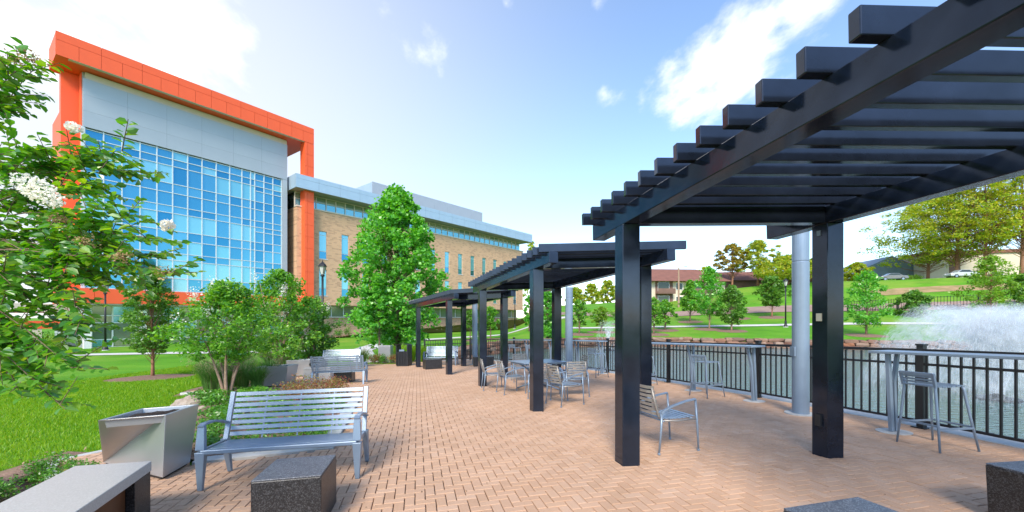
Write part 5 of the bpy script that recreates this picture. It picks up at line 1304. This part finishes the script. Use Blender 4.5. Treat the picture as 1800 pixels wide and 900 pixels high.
    for i, (x, y) in enumerate([(-5.0, 3.4), (-5.35, 3.75), (-5.6, 4.2), (-4.9, 2.9)]):
        tuft('yellow green grass clump at the sunny lawn edge on the left', x, y, .38, 300, 340 + i, 0, 'grass clumps at the left lawn edge', m='blade', spread=.9)
    # foundation planting along the brick wing
    ang = math.atan2(720, 600); ux, uy = math.cos(ang), math.sin(ang)
    for i in range(22):
        s = -1 + i * 1.75; n = -1.6 - (i % 2) * .8 + 2.4; x, y = -22.32 + ux * s + uy * (1.2 + (i % 2) * .9), 48.4 + uy * s - ux * (1.2 + (i % 2) * .9)
        shrub('foundation_shrub', 'rounded shrub along the foot of the brick wing', x, y, 1.5, 1.0 + .3 * (i % 3), .16, M['leaf_shrub'] if i % 4 else M['leaf_pine'], 320, 360 + i, group='shrubs along the brick wing', lumps=7)
    b = bed('planting_bed', [(-22.32 + ux * s + uy * n, 48.4 + uy * s - ux * n) for s, n in ((-3, 3.2), (38, 3.0), (38, .2), (-3, .2))], .07)
    p = at(1588, 509, 84); shrub('clipped_hedge', 'clipped green hedge on the hill in front of the pale building', p.x, 84, 8.5, 1.5, .3, M['leaf_lime'], 1500, 400, d=1.8, lumps=26)
    labs = ['green shrub right beside the middle grey pole across the pond', 'pale lime shrub right of the middle grey pole across the pond', 'green shrub in the middle of the row beyond the small fountain', 'fourth shrub from the grey pole beyond the small fountain', 'pale lime shrub left of the foreground left column', 'green shrub half hidden by the foreground left column', 'last shrub of the row, behind the foreground left column']
    for k in range(7):
        px = 1000 + k * 20; p = at(px, 556, 62 + (k % 2) * 3); shrub('lawn_shrub', labs[k], p.x, p.y, 2.2, 1.3, .22, M['leaf_lime'] if k % 3 == 1 else M['leaf_mid'], 320, 410 + k, group='shrubs beyond the pond', lumps=7)
    for k, (px, py, Y, w, h) in enumerate([(20, 612, 30, 3.0, 1.7), (62, 610, 33, 2.6, 1.5), (98, 614, 31, 1.6, 1.3)]):
        x = (px - CX) / F * Y; shrub('entrance_shrub', ['wide shrub at the far left edge below the tree boughs', 'shrub under the building canopy at the far left', 'small yellowish shrub at the left corner of the glass building'][k], x, Y, w, h, .16, M['leaf_lime' if k == 2 else 'leaf_shrub'], 700, 440 + k, lumps=10)
planting()
def rocks():
    for i, (px, py, Y, w, lab) in enumerate([(325, 703, 9.2, .5, 'brown boulder at the lawn edge left of the front bench back'), (352, 708, 8.8, .22, 'small stone beside the brown boulder')]):
        r = random.Random(500 + i); x = (px - CX) / F * Y; z = g1(x, Y)
        import bmesh
        bm = bmesh.new(); bmesh.ops.create_icosphere(bm, subdivisions=3, radius=1)
        for v in bm.verts:
            f = 1 + .18 * math.sin(v.co.x * 3 + i) + .14 * math.sin(v.co.y * 4.2 + 1) + .10 * math.sin(v.co.z * 6 + v.co.x * 5); v.co = Vector((v.co.x * w * .62, v.co.y * w * .45, max(-.3, v.co.z) * w * .42)) * f
        me = bpy.data.meshes.new('boulder'); bm.to_mesh(me); bm.free(); o = mkobj('boulder', me, M['rock']); o.location = (x, Y, z + w * .12); tag(o, lab, 'rock')
rocks()
def lawn_blades():
    rng = np.random.default_rng(21)
    n = 260000; X = rng.uniform(-17, -4.2, n); Y = 3.2 + 19 * rng.random(n) ** 1.5
    ok = ~inside(X, Y, TERRACE)
    for poly in ([(-2.65, 5.6), (-3.95, 5.15), (-5.5, 5.9), (-6.0, 7.4), (-6.9, 8.8), (-8.0, 10.4), (-9.1, 11.9), (-4.5, 10.9), (-3.95, 10.1)],
                 [(-9.1, 11.2), (-9.1, 18.7), (-10.4, 19), (-10.4, 15), (-9.9, 12.5), (-9.3, 11.2)],
                 [(-2.8, 0.4), (-3.4, 2.3), (-4.25, 3.8), (-5.85, 5.25), (-5.9, 5.8), (-6.4, 5.9), (-6.3, 5.0), (-5.6, 4.2), (-5.2, 3.0), (-4.9, .4)]):
        ok &= ~inside(X, Y, poly)
    ok &= (np.hypot(X + (900 - 267) / F * 16.5, Y - 16.5) > 1.4) & (np.abs(X) / Y < 1.35)
    X, Y = X[ok], Y[ok]; n = len(X); Z = G(X, Y) - .005
    a = rng.uniform(0, 6.283, n); h = rng.uniform(.03, .062, n) * (1 + Y / 30); w = .0035 * (1 + Y / 6); ln = rng.normal(size=(n, 2)) * .022
    V = np.stack([np.stack([X - np.cos(a) * w, Y - np.sin(a) * w, Z], -1), np.stack([X + np.cos(a) * w, Y + np.sin(a) * w, Z], -1), np.stack([X + ln[:, 0], Y + ln[:, 1], Z + h], -1)], 1).reshape(-1, 3)
    o = mkobj('lawn_grass', np_mesh('lawn_grass', V, 3), M['blade']); tag(o, 'short bright green lawn grass on the left', 'grass', kind='stuff'); print('blades', n)
lawn_blades()
def litter():
    rng = np.random.default_rng(31)
    # wood chips on the beds near the camera and dry leaf bits on the paving
    n = 5200; X = rng.uniform(-9, -2.6, n); Y = rng.uniform(2.2, 11, n)
    ok = inside(X, Y, [(-2.65, 5.6), (-3.95, 5.15), (-5.5, 5.9), (-6.0, 7.4), (-6.9, 8.8), (-8.0, 10.4), (-9.1, 11.9), (-4.5, 10.9), (-3.95, 10.1)]) | inside(X, Y, [(-2.8, 0.4), (-3.4, 2.3), (-4.25, 3.8), (-5.85, 5.25), (-5.9, 5.8), (-6.4, 5.9), (-6.3, 5.0), (-5.6, 4.2), (-5.2, 3.0), (-4.9, .4)])
    X, Y = X[ok], Y[ok]; P = np.stack([X, Y, np.maximum(G(X, Y), T(X, Y) - .06) + .055 + rng.uniform(0, .012, len(X))], -1)
    o = mkobj('wood_chips', np_mesh('wood_chips', leaf_quads(P, .05, rng, up=2.5, aspect=.4), 4), mat_random('wood_chip', [(.10, .05, .03), (.24, .14, .09), (.36, .24, .16)], .9)); tag(o, 'brown wood chip mulch in the planting beds', 'mulch', kind='stuff')
    n = 420; X = rng.uniform(-4.2, 3.5, n); Y = 2.6 + 6 * rng.random(n) ** 1.3; X = np.where(rng.random(n) < .6, -3.8 + 2.6 * rng.random(n), X)
    ok = inside(X, Y, TERRACE); X, Y = X[ok], Y[ok]; P = np.stack([X, Y, T(X, Y) + .005], -1)
    o = mkobj('leaf_litter', np_mesh('leaf_litter', leaf_quads(P, .016, rng, up=4, aspect=.6), 4), mat_random('dry_leaf', [(.05, .03, .02), (.12, .07, .03), (.2, .12, .05)], .9)); tag(o, 'scattered dry leaf bits on the brick paving', 'leaf litter', kind='stuff')
litter()

# ------------------------------------------------------------------ fountains
def fountain(label, x, y, hgt, rad, n, seed, wd, floaty=True):
    rng = np.random.default_rng(seed); g = thing('fountain', label, 'fountain', (x, y, WATER_Z))
    f = MB(); f.lathe([(.5, -.08), (.55, 0), (.5, .06), (.2, .1), (.1, .2)], 16); f.build('float', M['black_matte'], g)
    a = rng.uniform(0, 6.283, n); R_ = rad * (1 - rng.random(n) ** 2 * .85); top = hgt * (1 - .35 * rng.random(n) ** 1.6)
    t = rng.random(n) ** .8; 
    def pos(t):
        rr = R_ * t; zz = .15 + 4 * top * t * (1 - t) * .93 + .25 * (1 - t)
        return np.stack([np.cos(a) * rr, np.sin(a) * rr, np.maximum(zz, 0)], -1)
    jit = rng.normal(size=(n, 3)) * .05 * rad / 3
    dt = rng.uniform(.01, .04, n)
    p0 = pos(t) + jit; p1 = pos(np.minimum(1, t + dt)) + jit
    d = p1 - p0; view = np.array([x, y, 0.]); view = view / np.linalg.norm(view); sd = np.cross(d, rng.normal(size=(n, 3)) * .25 + view); sd /= np.linalg.norm(sd, axis=1, keepdims=True) + 1e-9
    w = wd * rng.uniform(.4, 1.3, (n, 1)); m = (p0 + p1) / 2
    V = np.stack([p0, m + sd * w, p1, m - sd * w], 1).reshape(-1, 3)
    tag(mkobj('spray', np_mesh('spray', V, 4), M['spray'], g), kind='stuff')
    k = n // 14; Pm = pos(t)[:k] * np.array([.97, .97, .95]); Pm = Pm + rng.normal(size=(k, 3)) * .08 * rad / 3
    tag(mkobj('mist', np_mesh('mist', leaf_quads(Pm, rad * .1, rng, aspect=.9), 4), M['mist'], g), kind='stuff')
    # rising jet core and splash ring
    k = n // 4; a2 = rng.uniform(0, 6.283, k); t2 = rng.random(k); rr = (.10 + .85 * t2) * rad * .22; zz = t2 ** .8 * hgt * .75
    P = np.stack([np.cos(a2) * rr, np.sin(a2) * rr, zz], -1); dd = np.stack([np.cos(a2) * .4, np.sin(a2) * .4, np.ones(k)], -1) * rng.uniform(.06, .2, (k, 1)) * rad / 3
    sd = np.cross(dd, view); sd /= np.linalg.norm(sd, axis=1, keepdims=True); V = np.stack([P, P + dd * .5 + sd * wd, P + dd, P + dd * .5 - sd * wd], 1).reshape(-1, 3)
    tag(mkobj('jet', np_mesh('jet', V, 4), M['spray'], g), kind='stuff')
    k = n // 5; a2 = rng.uniform(0, 6.283, k); rr = rad * rng.normal(.95, .12, k); P = np.stack([np.cos(a2) * rr, np.sin(a2) * rr, rng.exponential(.04, k) + .01], -1)
    tag(mkobj('splash', np_mesh('splash', leaf_quads(P, wd * 5, rng, up=1.5, aspect=.6), 4), M['spray'], g), kind='stuff')
fountain('large white fountain spray on the pond at the right edge', 14.7, 12.4, 2.8, 3.25, 110000, 1, .0034)
fountain('small distant fountain plume behind the foreground left column', 7.4, 31.5, 2.2, 1.1, 2600, 2, .016)
